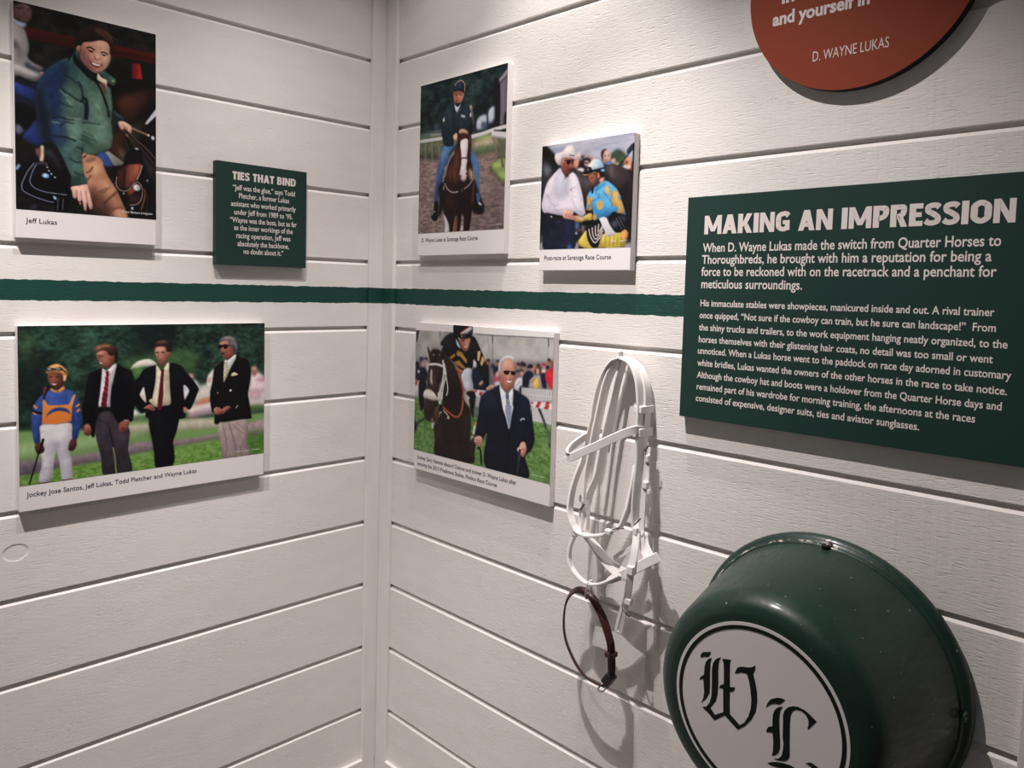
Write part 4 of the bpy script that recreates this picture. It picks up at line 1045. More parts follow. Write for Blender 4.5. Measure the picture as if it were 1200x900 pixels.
('S',(140,140,90),[1006,1462,1027,1616,1036,1774],14,3,1),
('P',(20,18,22),[806,980,971,982,1019,1062,948,1018,853,1047,818,1118],10,1,0,1),
('P',(158,96,82),[1080,1181,1129,1154,1190,1156,1188,1230,1154,1289,1105,1303,1066,1267],5,1,(110,60,52,-0.2,1),1),
('S',(70,34,32),[1099,1252,1135,1275],7,4,1),
('S',(70,34,32),[1105,1234,1147,1257],7,4,1),
('S',(150,150,150),[1129,1150,1184,1155],10,3,1),
('P',(156,96,84),[691,1160,737,1159,763,1223,749,1283,715,1294,680,1263,680,1190],5,1,(110,60,54,0.3,1),1),
('P',(12,12,20),[1186,800,1242,700,1310,646,1367,556,1517,505,1540,530,1506,764,1472,926,1426,946,1472,997,1543,1050,1685,1015,1696,777,1683,502,1828,527,1902,621,2002,736,2059,826,2053,874,1955,1086,1880,1068,1856,1199,1427,1158,1392,1060,1346,1080,1266,991,1209,906],5,1,0,1),
('P',(12,12,20),[1276,855,1364,965,1415,1033,1440,1074,1428,1228,1468,1440,1494,1599,1521,1778,1724,1783,1743,1591,1729,1483,1781,1330,1814,1134,1793,973,1752,865,1543,927],6,1,0,1),
('P',(30,34,48),[1695,562,1828,545,1878,632,1866,764,1780,734,1719,647],54,1,0,0.55),
('P',(28,32,46),[1378,580,1494,540,1494,669,1402,757,1333,752],52,1,0,0.5),
('P',(24,26,36),[1466,1102,1621,1104,1623,1379,1598,1638,1546,1632],64,1,0,0.6),
('P',(224,218,214),[1362,766,1379,802,1397,956,1345,905,1322,862,1322,845],5,1,0,1),
('P',(214,160,146),[1328,857,1368,860,1385,943],10,1,0,0.8),
('P',(232,228,228),[1866,774,1938,848,1892,947,1876,958],6,1,0,1),
('P',(150,164,206),[1866,779,1910,815,1874,861],9,1,0,0.7),
('P',(214,202,172),[1523,506,1564,561,1594,580,1671,477,1683,609,1690,824,1700,998,1614,1015,1543,1027,1475,997,1472,915,1506,740,1517,612],5,1,(196,182,152,1,0.2),1),
('P',(236,226,198),[1529,506,1570,573,1552,578,1523,553],7,1,0,0.8),
('P',(236,226,200),[1635,535,1673,477,1678,549,1629,594],9,1,0,0.8),
('S',(160,148,122),[1636,642,1642,821,1631,998],13,8,0.6),
('S',(170,156,128),[1518,694,1501,870,1496,999],13,8,0.6),
('P',(200,180,148),[1428,935,1474,915,1475,985,1449,966],6,1,0,1),
('P',(112,26,44),[1578,556,1621,564,1617,593,1610,700,1607,890,1590,1042,1561,1070,1534,1049,1540,932,1565,721,1582,591],4,0,(92,20,38,1,0),1),
('P',(184,128,106),[1504,352,1504,293,1563,272,1646,286,1652,334,1700,342,1700,395,1670,424,1647,476,1599,515,1552,489,1534,436],5,1,(140,88,74,0.7,0.7),1),
('P',(212,158,134),[1516,294,1610,285,1634,333,1540,342],17,1,0,0.6),
('P',(206,150,126),[1551,377,1611,386,1599,438,1558,425],21,1,0,0.5),
('S',(56,34,32),[1510,352,1551,349],13,3,1),
('S',(56,34,32),[1581,350,1628,350],13,3,1),
('S',(130,66,60),[1542,445,1569,449,1589,446],13,4,1),
('S',(120,74,64),[1549,360,1542,406,1563,419],11,6,0.8),
('S',(90,56,50),[1552,484,1593,503,1635,476],21,11,0.5),
('P',(62,40,40),[1499,340,1498,269,1527,223,1586,201,1657,213,1705,264,1706,336,1682,347,1646,340,1640,292,1574,272,1516,288],5,1,(44,28,30,1,0.5),1),
('P',(150,112,100),[1516,235,1586,204,1669,218,1633,232,1551,238],11,1,0,0.65),
('P',(170,106,90),[1363,1023,1449,983,1508,1047,1484,1069,1403,1038],5,1,(130,76,66,0.4,1),1),
('S',(90,50,46),[1409,1027,1461,1061],7,4,1),
('S',(90,50,46),[1432,1005,1484,1045],7,4,1),
('P',(168,108,90),[1862,1054,1911,1070,1893,1117,1868,1133],6,1,0,1),
('P',(16,16,18),[2269,598,2288,568,2406,505,2447,708,2565,437,2647,466,2757,509,2786,677,2760,880,2747,956,2769,1067,2798,1250,2785,1287,2472,1295,2287,1314,2280,1177,2241,1148,2213,972,2219,899,2213,892,2244,770],6,1,0,1),
('P',(34,34,36),[2620,490,2744,521,2766,676,2703,621],48,1,0,0.6),
('P',(30,30,32),[2289,599,2380,542,2394,705,2303,824],58,1,0,0.5),
('P',(226,222,220),[2412,493,2459,483,2565,412,2566,475,2486,610,2421,744,2401,755],6,1,0,1),
('P',(176,190,214),[2459,545,2539,461,2526,511,2453,658,2434,707],12,1,0,0.8),
('P',(200,190,150),[2419,506,2456,508,2453,658,2414,756,2401,755,2407,605],6,1,0,1),
('E',(120,110,90),[2422,525],7,7,2,0,1),
('E',(120,110,90),[2441,556],7,7,2,0,1),
('E',(120,110,90),[2422,585],7,7,2,0,1),
('E',(120,110,90),[2441,616],7,7,2,0,1),
('E',(120,110,90),[2423,645],7,7,2,0,1),
('E',(120,110,90),[2442,676],7,7,2,0,1),
('E',(120,110,90),[2423,705],7,7,2,0,1),
('P',(176,112,94),[2345,291,2351,241,2457,225,2497,283,2538,347,2538,411,2485,459,2432,475,2392,442,2372,391,2352,341],6,1,(132,74,62,0.6,0.7),1),
('P',(206,148,124),[2351,247,2443,231,2470,264,2365,273],14,1,0,0.7),
('P',(28,20,22),[2325,284,2391,282,2411,274,2457,284,2457,320,2431,337,2405,330,2388,305,2365,329,2339,328],3,1,0,1),
('S',(28,20,22),[2451,288,2504,293],12,3,1),
('P',(80,40,40),[2372,385,2411,380,2405,405,2376,407],6,1,0,1),
('S',(120,64,56),[2405,443,2485,446,2525,397],23,12,0.5),
('P',(124,116,122),[2345,254,2351,210,2417,174,2510,177,2577,229,2598,286,2585,387,2552,398,2544,335,2497,321,2484,258,2443,225,2377,223],6,1,(86,84,94,1,0.6),1),
('P',(176,166,166),[2364,210,2430,181,2523,190,2564,235,2483,214,2391,224],12,1,0,0.6),
('S',(70,60,66),[2390,192,2417,224],12,6,0.7),
('S',(160,160,170),[2497,258,2564,273,2578,336],16,8,0.6),
('P',(222,208,160),[2503,692,2520,662,2554,649,2605,679,2581,691,2527,700],4,1,0,1),
('E',(220,220,216),[2498,887],16,15,2,0,1),
('E',(150,150,146),[2319,906],11,11,2,0,1),
('S',(196,196,190),[2571,1127,2605,1092],9,2,1),
('P',(176,108,92),[2266,1138,2338,1095,2371,1122,2457,1086,2504,1115,2444,1154,2391,1199,2365,1178,2325,1200,2273,1170],5,1,(140,80,68,0.3,1),1),
('S',(90,50,44),[2371,1129,2391,1187],9,3,1),
('S',(100,56,50),[2312,1111,2338,1176],7,3,1),
('S',(190,180,176),[2266,1126,2312,1092],14,3,1),
('P',(160,142,140),[2326,1318,2472,1308,2729,1295,2745,1476,2739,1604,2789,1777,2637,1784,2568,1635,2597,1785,2402,1779,2368,1611],6,1,(136,118,118,0.2,1),1),
('S',(110,94,96),[2472,1320,2527,1478,2582,1688],16,7,0.8),
('S',(110,94,96),[2525,1338,2635,1439,2717,1499],12,7,0.8),
('S',(110,94,96),[2579,1318,2703,1420],12,7,0.8),
('S',(110,94,96),[2636,1643,2665,1774],14,7,0.8),
('S',(110,94,96),[2392,1350,2447,1595,2435,1770],12,7,0.8),
('P',(184,166,162),[2579,1344,2702,1369,2718,1576,2663,1518],36,1,0,0.5),
('S',(200,206,190),[2576,1715,2775,1718],8,4,0.8),
('S',(200,206,190),[2788,1713,2922,1714],9,4,0.8)]

PRINT_RIDER = [
('P',(22,34,44),[-265,-400,1862,-119,1954,2528,-192,2540],0,0,0,1),
('N',(14,24,32),(50,84,78),[-265,-400,1862,-119,1898,931,-235,741],119,68,21,0.95,41),
('P',(110,128,70),[1396,386,1479,399,1483,500,1409,475],26,1,0,0.8),
('P',(16,22,34),[1100,488,1514,204,1574,785,1153,792],79,1,0,0.7),
('P',(126,118,126),[1585,202,1730,44,1755,752,1594,759],8,0,(104,98,110,1,0),1),
('P',(140,134,140),[1518,212,1731,58,1734,143,1556,242],6,0,0,1),
('P',(70,66,76),[1546,241,1734,136,1734,157,1577,250],6,0,0,1),
('P',(24,24,34),[1473,197,1577,243,1590,773,1480,745],13,1,0,1),
('P',(20,20,32),[1680,628,1750,624,1756,794,1675,763],13,1,0,1),
('S',(96,90,100),[1626,195,1634,736],8,4,0.6),
('S',(96,90,100),[1676,203,1684,742],8,4,0.6),
('P',(176,186,202),[1371,585,1421,520,1494,516,1489,688,1385,703],16,1,0,1),
('P',(166,176,192),[1170,646,1233,596,1361,598,1366,759,1173,765],16,1,0,1),
('P',(80,90,108),[1257,687,1364,701,1366,774,1281,771],16,1,0,1),
('P',(60,96,130),[1279,690,1363,686,1366,774],13,1,0,0.6),
('P',(190,150,130),[1021,432,1065,431,1082,486,1034,494],8,1,0,1),
('P',(150,140,150),[1034,494,1089,517,1105,667,1061,661],11,1,0,1),
('S',(40,40,50),[1145,554,1148,791],22,7,1),
('S',(50,44,54),[1364,497,1376,761],21,8,1),
('P',(70,90,120),[315,580,400,583,402,669,329,660],29,1,0,1),
('P',(96,110,124),[17,686,244,681,246,760,19,750],21,1,0,1),
('P',(150,158,168),[244,681,463,692,466,778,246,760],18,1,0,1),
('S',(40,44,50),[244,689,464,708],12,6,1),
('P',(104,120,84),[-236,680,1897,879,1908,1196,-229,987],21,0,0,1),
('P',(96,104,80),[-31,801,516,846,474,1075,-26,1027],22,1,0,1),
('P',(70,64,66),[-27,963,473,1028,475,1099,-25,1044],45,1,0,0.8),
('P',(146,164,96),[1155,866,1453,857,1477,947,1200,923],21,1,0,1),
('P',(196,168,150),[1135,923,1476,918,1581,973,1500,1022,1137,998],26,1,0,1),
('P',(110,142,94),[1159,1000,1622,992,1624,1064,1205,1079],26,1,0,1),
('P',(90,84,72),[1117,1048,1623,1028,1666,1090,1206,1116],39,1,0,0.7),
('P',(150,126,120),[-25,1035,475,1099,688,1096,1206,1116,1502,1087,1714,1338,1744,2203,-23,2168],21,0,(118,100,102,0.2,1),1),
('N',(108,90,90),(176,150,140),[-51,1041,1709,1165,1744,2203,-23,2168],68,25,22,0.75,28),
('N',(80,70,78),(150,128,124),[1046,1643,1722,1553,1744,2203,1063,2189],95,33,23,0.6,66),
('P',(128,110,112),[1255,1298,1468,1331,1639,1504,1721,1539,1727,1712,1388,1457],39,1,0,0.5),
('P',(126,152,86),[1445,1256,1547,1207,1730,1196,1739,1483,1596,1429,1489,1318],13,1,0,0.95),
('P',(96,90,64),[1467,1287,1638,1461,1720,1510,1681,1536,1511,1378,1426,1313],18,1,0,0.9),
('P',(170,196,110),[1486,1245,1609,1228,1652,1289,1530,1307],18,1,0,0.7),
('P',(160,190,104),[1594,1371,1715,1352,1718,1452,1637,1432],18,1,0,0.7),
('S',(214,208,206),[1077,842,1283,829,1493,804,1720,790],50,4,1),
('S',(170,164,170),[1078,864,1305,851,1493,826],13,5,1),
('S',(206,204,206),[-6,779,246,784,502,790],45,4,1),
('P',(216,212,214),[1451,799,1722,861,1725,946,1454,886],5,0,0,1),
('P',(160,154,166),[1453,869,1725,932,1725,952,1454,892],6,0,0,1),
('P',(24,24,34),[1493,804,1722,849,1722,861,1493,819],6,0,0,1),
('S',(140,122,120),[1122,877,1149,1029],22,7,1),
('S',(140,122,120),[135,827,129,1082],24,8,1),
('S',(140,122,120),[260,833,292,1097],24,7,1),
('S',(140,122,120),[407,834,437,1048],23,7,1),
('S',(140,110,112),[1475,903,1542,1041,1536,1185,1537,1221],29,5,1),
('S',(120,92,98),[1579,930,1665,1054,1649,1196,1683,1306],33,5,1),
('P',(38,20,22),[525,1612,558,1520,676,1497,1087,1509,1178,1620,1161,1769,1118,1812,1100,1948,1060,2075,958,2072,965,1912,917,1849,899,2002,878,2078,821,2076,828,1938,803,1859,760,1966,739,2077,669,2075,642,1962,567,1849,515,1705],7,1,0,1),
('P',(200,192,200),[543,1833,616,1898,667,1994,669,2080,579,2082,582,1960],9,1,0,1),
('P',(130,74,56),[781,1905,827,1876,832,2077,774,2075],11,1,0,1),
('P',(180,170,176),[911,2017,956,2003,958,2074,901,2075],14,1,0,1),
('P',(58,28,24),[564,1286,618,1120,732,1008,798,893,841,807,1044,831,1071,983,1100,1210,1139,1408,1132,1527,1092,1675,914,1726,705,1684,559,1551,544,1425],8,1,(40,20,20,0.2,1),1),
('P',(110,58,40),[644,1215,757,1072,832,897,873,1114,856,1310,814,1445,673,1403,600,1305],35,1,0,0.8),
('P',(120,66,46),[1117,1406,1152,1469,1167,1620,1127,1738,1103,1676,1120,1527],19,1,0,0.8),
('P',(30,16,20),[837,1462,1041,1461,1047,1673,915,1757,820,1660],56,1,0,0.7),
('P',(84,42,34),[608,1585,750,1625,866,1663,706,1731,587,1694],43,1,0,0.6),
('P',(70,106,160),[493,906,682,895,753,941,662,1016,619,1136,549,1192,506,1360,427,1574,417,1661,344,1657,363,1460,381,1240,450,1073],7,1,(52,84,140,-0.3,1),1),
('P',(104,142,190),[518,940,660,939,593,1056,477,1169,419,1274,450,1089],36,1,0,0.6),
('P',(66,102,160),[1061,1027,1117,1048,1207,1161,1236,1237,1237,1416,1253,1580,1188,1591,1173,1441,1123,1257,1076,1163],7,1,(90,130,180,0.6,0),1),
('S',(40,66,110),[451,1104,443,1276,389,1509],18,12,0.5),
('P',(16,16,22),[424,1448,555,1395,572,1583,495,1830,434,1844,453,1639],18,1,0,1),
('P',(16,14,18),[1150,1409,1220,1548,1311,1718,1337,1838,1141,1844,1158,1679],16,1,0,1),
('P',(20,18,20),[356,1649,429,1654,432,1764,423,1891,375,1921,300,1886,286,1821,334,1760],7,1,0,1),
('P',(24,22,24),[1222,1623,1289,1687,1345,1764,1337,1852,1273,1872,1218,1847,1215,1742],7,1,0,1),
('S',(190,190,196),[299,1838,335,1784,372,1793],12,4,1),
('P',(200,206,220),[1224,1698,1290,1731,1312,1755,1259,1752],8,1,0,1),
('P',(60,96,150),[1195,1592,1254,1595,1267,1685,1213,1697],8,1,0,1),
('P',(30,50,62),[462,630,505,465,574,398,690,354,830,420,919,380,1010,446,1068,543,1094,666,1064,751,931,780,840,754,771,745,725,770,729,893,683,919,541,895,490,789],7,1,(24,40,54,0,1),1),
('P',(46,76,84),[551,425,691,399,721,617,605,663,532,592],50,1,0,0.6),
('P',(44,70,80),[921,433,1034,494,1060,631,949,647,879,547],48,1,0,0.6),
('S',(14,24,36),[692,430,721,617,747,742],23,8,0.8),
('S',(14,22,34),[511,667,678,734,701,752],23,10,0.7),
('S',(14,22,34),[576,475,604,602],17,10,0.6),
('P',(196,206,226),[713,349,784,413,862,372,853,438,775,487,727,435],6,1,0,1),
('P',(24,34,48),[690,338,718,350,739,437,775,487,716,464],8,1,0,1),
('P',(24,34,48),[862,364,895,316,908,386,831,450,786,489],8,1,0,1),
('S',(196,204,206),[860,533,942,559],22,6,1),
('S',(170,180,184),[861,548,938,573],10,4,1),
('P',(206,206,200),[497,526,525,514,527,569,493,564],6,1,0,1),
('P',(206,206,206),[1035,539,1057,527,1065,580,1041,577],5,1,0,1),
('P',(214,158,136),[714,784,782,754,818,781,831,843,774,852,727,839],6,1,0,1),
('P',(180,106,88),[704,196,824,208,915,237,899,310,862,357,782,360,724,336,701,264],6,1,(206,140,116,1,0),1),
('P',(120,66,58),[708,189,914,230,904,250,709,220],11,1,0,0.8),
('S',(90,48,44),[728,241,784,250],13,4,1),
('S',(90,48,44),[820,255,870,263],11,4,1),
('S',(120,60,54),[740,312,781,325,815,321],11,4,1),
('S',(140,84,72),[775,253,762,289,792,301],13,6,1),
('P',(28,36,58),[713,182,725,124,774,79,831,68,888,91,923,156,926,232,823,196],6,1,(44,56,82,-0.6,-0.3),1),
('S',(206,176,140),[725,116,774,79,831,69,893,96,923,156,915,237],11,3,1),
('S',(14,18,30),[713,185,823,193,919,235],14,4,1),
('S',(110,120,140),[820,79,841,188],19,10,0.5),
('P',(70,34,28),[840,754,796,840,835,981,850,1112,877,1251,856,1325,904,1405,973,1426,1039,1385,1056,1221,1071,991,1067,871,1021,790],7,1,(54,26,24,1,0.2),1),
('P',(30,20,24),[774,715,787,679,827,729,863,787,842,822,807,795],6,1,0,1),
('P',(26,18,22),[1009,774,1029,702,1061,661,1096,725,1087,784,1044,816],5,1,0,1),
('P',(206,160,130),[827,729,906,716,1009,767,999,795,908,769,840,776],11,1,0,1),
('P',(226,214,216),[855,892,922,854,1001,863,1014,955,996,1088,1009,1127,989,1230,997,1322,970,1350,884,1335,866,1281,886,1176,883,1054],7,1,0,1),
('P',(206,176,180),[866,1281,991,1276,1004,1352,972,1411,904,1405,868,1342],11,1,0,1),
('E',(60,40,46),[884,1343],14,14,4,0,1),
('E',(60,40,46),[992,1318],13,15,4,0,1),
('S',(150,110,110),[904,1398,961,1402],11,6,1),
('P',(24,14,18),[820,873,848,876,846,967,827,965],8,1,0,1),
('P',(24,14,18),[1025,926,1058,929,1054,1019,1032,1016],8,1,0,1),
('S',(60,40,44),[851,1127,918,1103,1008,1119,1054,1161],17,4,1),
('P',(130,70,46),[1021,806,1067,871,1072,1021,1052,1078,1043,928],11,1,0,0.8),
('S',(150,140,140),[744,1009,641,1107,586,1226,564,1317],20,4,1),
('S',(150,142,142),[555,1410,629,1501,724,1546,840,1546],21,4,1),
('S',(150,142,142),[953,1523,1063,1463,1127,1392],18,4,1),
('E',(70,60,60),[908,1535],31,23,4,0,1),
('S',(24,18,22),[711,1098,706,1329,769,1472,859,1417],14,4,1),
('S',(40,30,34),[639,1029,798,908,842,852],23,7,1),
('S',(190,150,90),[544,1441,539,1503],23,6,1),
('P',(196,170,150),[1035,1250,1102,1285,1138,1378,1084,1419,1049,1356],19,1,0,0.8),
('S',(200,200,200),[1438,2022,1687,2016],9,5,0.7)]

PRINT_HANDSHAKE = [
('P',(160,166,192),[-151,-291,1409,-86,1440,696,-127,588],0,0,(186,186,202,0,1),1),
('N',(150,158,188),(204,200,208),[-151,-291,1409,-86,1429,419,-135,276],274,58,31,0.7,33),
('P',(30,28,34),[-137,225,1425,327,1469,1440,-105,1425],17,0,0,1),
('P',(22,22,22),[-4,3,64,0,175,93,230,149,234,280,-11,257],14,1,0,1),
('P',(150,110,120),[618,169,692,148,769,233,746,279,621,267],22,1,0,0.6),
('P',(52,70,52),[1010,229,1055,177,1124,161,1195,201,1243,253,1246,346,1013,324],15,1,0,1),
('P',(78,92,56),[1128,260,1220,251,1223,335,1107,324],21,1,0,0.7),
('P',(52,66,60),[606,178,643,177,644,211,607,207],13,1,0,1),
('P',(60,44,50),[442,230,645,240,892,274,895,351,446,349],22,1,0,1),
('P',(30,24,30),[570,243,620,233,744,231,747,308,572,311],17,1,0,1),
('P',(196,150,140),[645,240,695,231,727,258,710,305,666,301],9,1,0,1),
('P',(30,22,28),[627,248,645,216,707,215,739,250,727,258,689,230,652,246],9,1,0,1),
('S',(40,30,36),[652,262,711,268],13,4,1),
('S',(190,70,80),[678,292,697,294],9,4,1),
('P',(232,226,228),[535,337,572,316,648,328,650,367,549,363],11,1,0,1),
('P',(206,160,150),[745,240,805,218,843,241,819,267,758,261],13,1,0,1),
('P',(206,160,140),[1023,268,1081,255,1100,295,1078,321,1036,307],11,1,0,1),
('P',(220,150,110),[1209,278,1266,260,1301,296,1309,362,1224,372],12,1,0,1),
('P',(110,50,40),[1216,301,1261,297,1258,347,1229,345],12,1,0,0.8),
('P',(206,180,160),[1246,346,1303,352,1310,389,1248,393],10,1,0,1),
('P',(176,40,40),[1303,352,1326,354,1328,419,1306,421],8,1,0,1),
('P',(220,190,180),[1083,312,1130,307,1154,347,1096,341],15,1,0,1),
('P',(200,196,200),[1178,358,1246,346,1248,393,1191,388],10,1,0,1),
('P',(190,134,120),[912,171,972,159,1020,192,1023,268,989,303,941,303,915,257],6,1,(214,164,150,1,0),1),
('P',(64,44,50),[896,227,888,169,923,139,971,145,936,160,920,210,916,277],7,1,0,1),
('P',(200,184,180),[937,174,996,180,1009,220,950,204],15,1,0,0.6),
('S',(80,50,50),[938,212,962,217],9,3,1),
('S',(80,50,50),[986,217,1009,220],8,3,1),
('P',(110,90,90),[940,265,987,265,989,303,947,299],15,1,0,0.7),
('P',(70,120,180),[988,284,1035,288,1049,327,977,321],8,1,0,1),
('P',(30,44,54),[1125,339,1242,244,1328,114,1335,161,1276,229,1154,347],5,0,0,1),
('P',(40,56,64),[1240,188,1284,137,1333,106,1336,170,1287,211,1242,225],6,0,0,1),
('P',(18,20,24),[1317,132,1362,137,1398,1346,1329,1345],6,0,0,1),
('P',(46,38,42),[484,343,650,377,751,415,829,557,762,746,637,739],13,1,0,1),
('P',(110,100,104),[576,420,727,442,779,534,732,589,630,522],33,1,0,0.7),
('P',(84,74,80),[497,364,625,385,653,485,603,481],28,1,0,0.7),
('P',(62,50,54),[931,345,977,321,1060,319,1154,347,1248,393,1308,473,1333,549,1342,782,1147,770,1069,556,948,490],6,1,(34,26,28,0.4,1),1),
('P',(150,140,146),[1013,324,1073,349,1064,423,1101,483,1042,469,1003,380],32,1,0,0.75),
('P',(96,80,84),[1098,389,1238,439,1288,536,1185,547,1113,484],52,1,0,0.6),
('P',(24,18,22),[945,403,1005,437,1007,494,947,480],27,1,0,0.8),
('P',(70,44,34),[1278,591,1333,549,1342,782,1297,779],26,1,0,0.8),
('P',(30,26,30),[1175,583,1335,596,1319,1062,1261,1041,1253,824],31,1,0,0.7),
('P',(28,28,34),[0,146,69,153,178,204,286,255,288,315,156,364,77,459,26,598,-1,596],9,1,0,1),
('P',(130,130,144),[9,218,84,215,181,295,169,345,75,387,33,353],35,1,0,0.8),
('P',(80,80,92),[21,393,62,396,51,498,17,516],24,1,0,0.7),
('S',(14,14,18),[110,177,206,227,248,311],12,5,0.8),
('S',(14,14,18),[150,171,259,242,274,294],12,5,0.8),
('S',(14,14,18),[69,163,166,233,181,305],12,5,0.8),
('P',(26,24,30),[4,782,73,807,83,1158,0,1155],18,1,0,1),
('P',(96,90,96),[5,1072,67,1074,72,1240,3,1239],24,1,0,0.7),
('P',(150,140,146),[8,1166,76,1157,79,1246,6,1247],12,1,0,1),
('P',(34,32,40),[515,910,668,918,672,1056,600,1173,523,1170],13,1,0,1),
('P',(150,140,146),[536,1171,600,1173,615,1243,538,1243],14,1,0,1),
('P',(80,120,160),[542,951,592,934,607,1004,557,1032],17,1,0,1),
('P',(160,50,60),[595,1013,633,1010,634,1045,602,1048],11,1,0,1),
('P',(110,100,120),[645,986,695,978,685,1056,654,1065],13,1,0,1),
('E',(150,190,220),[568,1062],20,16,7,0,1),
('P',(160,150,158),[1243,1191,1335,1184,1337,1241,1245,1239],15,1,0,1),
('P',(70,64,72),[1242,1153,1322,1156,1324,1194,1243,1191],16,1,0,1),
('P',(224,212,228),[16,706,40,599,91,460,156,384,235,320,300,286,355,361,446,369,484,353,550,408,604,520,646,631,668,741,689,811,690,850,615,866,525,811,513,840,370,843,317,850,196,824,73,807,24,752,21,649],6,1,(206,194,216,-0.4,1),1),
('P',(186,188,214),[300,296,369,402,447,389,425,526,377,643,323,619,229,572,199,468,236,371],34,1,0,0.9),
('P',(196,190,214),[227,511,438,527,401,594,324,629,256,594],35,1,0,0.6),
('P',(236,226,238),[117,421,211,409,188,528,82,623,54,600],35,1,0,0.7),
('P',(240,230,240),[473,391,551,437,580,538,478,570],34,1,0,0.7),
('S',(160,150,184),[342,380,371,442],11,7,0.7),
('S',(160,150,184),[434,388,409,435],11,7,0.7),
('S',(160,150,184),[124,656,220,723,287,717],12,7,0.7),
('S',(160,150,184),[235,775,316,820],12,7,0.7),
('S',(160,150,184),[81,582,178,660],12,7,0.7),
('S',(160,150,184),[508,681,536,772,640,837],11,7,0.7),
('S',(160,150,184),[195,793,368,772],12,7,0.7),
('S',(160,150,184),[439,547,541,525,565,488],11,7,0.7),
('S',(160,150,184),[519,632,558,655],11,7,0.7),
('E',(200,50,60),[474,558],10,9,2,0,1),
('P',(150,82,66),[298,216,310,177,388,170,492,196,507,266,496,304,458,330,421,397,382,398,342,350,307,287],6,1,(110,56,48,0.3,1),1),
('P',(190,120,96),[417,247,494,265,483,303,431,298],18,1,0,0.7),
('P',(196,170,160),[304,186,362,177,357,222,318,238],14,1,0,0.6),
('P',(60,26,26),[369,382,395,404,383,433],7,1,0,1),
('S',(90,40,40),[412,316,457,316],14,5,1),
('P',(190,130,110),[305,226,324,218,333,269,313,277],11,1,0,0.7),
('E',(22,16,22),[421,230],32,27,3,0,1),
('E',(22,16,22),[493,235],29,25,3,0,1),
('S',(40,24,28),[357,207,421,210,493,215],10,3,1),
('P',(190,110,90),[493,215,569,213,571,282,534,318,495,294],11,1,(220,160,140,1,0),1),
('P',(232,216,218),[207,177,203,136,229,109,321,99,384,46,436,40,488,53,510,138,517,169,567,135,594,138,587,186,543,201,466,188,362,167,310,177,299,236,273,253,232,219],6,1,0,1),
('P',(206,190,200),[217,158,256,132,348,131,440,175,362,167,304,181,292,235,245,211],21,1,0,0.7),
('S',(70,56,64),[426,149,465,158,507,168],11,3,1),
('P',(246,232,232),[347,91,410,49,475,56,477,135,413,138],28,1,0,0.6),
('P',(240,190,170),[523,169,567,140,592,142,568,189],11,1,0,0.6),
('P',(24,26,40),[73,807,196,824,330,851,514,880,531,1031,538,1241,86,1238,67,1074,42,929],7,1,(30,36,62,0.5,1),1),
('P',(34,48,86),[372,903,502,910,526,1050,497,1150,403,1086],46,1,0,0.7),
('P',(50,80,140),[434,1218,472,1184,512,1220,512,1242,434,1242],14,1,0,1),
('S',(14,14,20),[143,841,331,866],23,6,1),
('P',(200,190,200),[163,842,197,849,197,864,168,861],6,1,0,1),
('P',(50,66,110),[253,918,319,906,320,931,260,934],12,1,0,0.7),
('P',(44,60,110),[162,1026,216,1039,203,1064,162,1057],18,1,0,0.7),
('P',(226,196,90),[655,1095,722,1038,848,1102,944,1086,1215,1058,1241,1115,1245,1239,901,1240,828,1243,703,1240,600,1183],7,1,(180,156,60,0.2,1),1),
('P',(206,180,76),[600,1173,673,1096,722,1058,752,1187,728,1236],16,1,0,0.8),
('S',(140,118,44),[933,1105,928,1231],11,7,0.8),
('S',(140,118,44),[993,1107,988,1232],11,6,0.8),
('S',(140,118,44),[1053,1109,1048,1234],11,6,0.8),
('S',(140,118,44),[1112,1111,1107,1235],11,6,0.8),
('S',(140,118,44),[1159,1113,1154,1236],11,6,0.8),
('S',(140,118,44),[1206,1114,1201,1238],11,6,0.8),
('P',(64,150,214),[709,665,732,608,781,582,816,546,900,505,960,491,1020,514,1093,568,1141,619,1191,726,1242,842,1244,889,1150,865,1057,879,914,910,841,916,815,876,788,787,738,784,712,743,722,676],5,1,(84,172,228,0.3,-0.6),1),
('P',(120,196,236),[830,576,901,543,1010,571,1024,629,905,649,821,682],43,1,0,0.65),
('P',(36,110,180),[886,802,1055,831,1080,880,914,905,840,877],43,1,0,0.7),
('P',(40,110,176),[817,556,877,551,948,509,961,529,878,580,818,605],13,1,0,0.8),
('P',(214,170,90),[968,558,1016,562,1030,629,1025,667,970,616],5,1,0,1),
('P',(210,164,84),[1059,622,1118,617,1154,648,1168,705,1193,773,1065,770],5,1,0,1),
('P',(206,160,84),[1053,622,1118,617,1154,657,1191,726,1230,822,1220,878,1138,855,1148,808,1088,767,1062,698],5,1,(190,146,76,0.3,1),1),
('E',(206,160,90),[900,760],48,54,4,0,1),
('E',(190,150,84),[828,891],29,39,5,0,1),
('P',(200,156,84),[759,663,790,661,785,719,760,707],5,1,0,1),
('P',(196,150,80),[709,645,759,678,780,728,783,826,702,811,711,724],7,1,(170,128,66,0,1),1),
('P',(60,140,206),[712,743,749,751,744,784,713,788],6,1,0,1),
('P',(64,146,210),[1149,676,1172,663,1185,707,1162,719],4,1,0,1),
('P',(60,130,200),[1101,801,1148,808,1138,841,1108,830],5,1,0,1),
('S',(30,80,130),[831,615,882,686],10,5,0.6),
('S',(30,80,130),[928,603,990,665,1039,716],10,5,0.6),
('S',(30,80,130),[785,709,881,667,868,618],10,5,0.6),
('S',(30,80,130),[1071,613,1051,717,1077,794],10,5,0.6),
('S',(20,22,34),[702,819,789,831],29,3,1),
('P',(206,170,90),[552,862,666,868,740,843,790,850,792,924,693,929,643,941,541,922],7,1,(186,146,70,0,1),1),
('P',(90,150,210),[609,865,666,863,648,882,616,881],4,1,0,1),
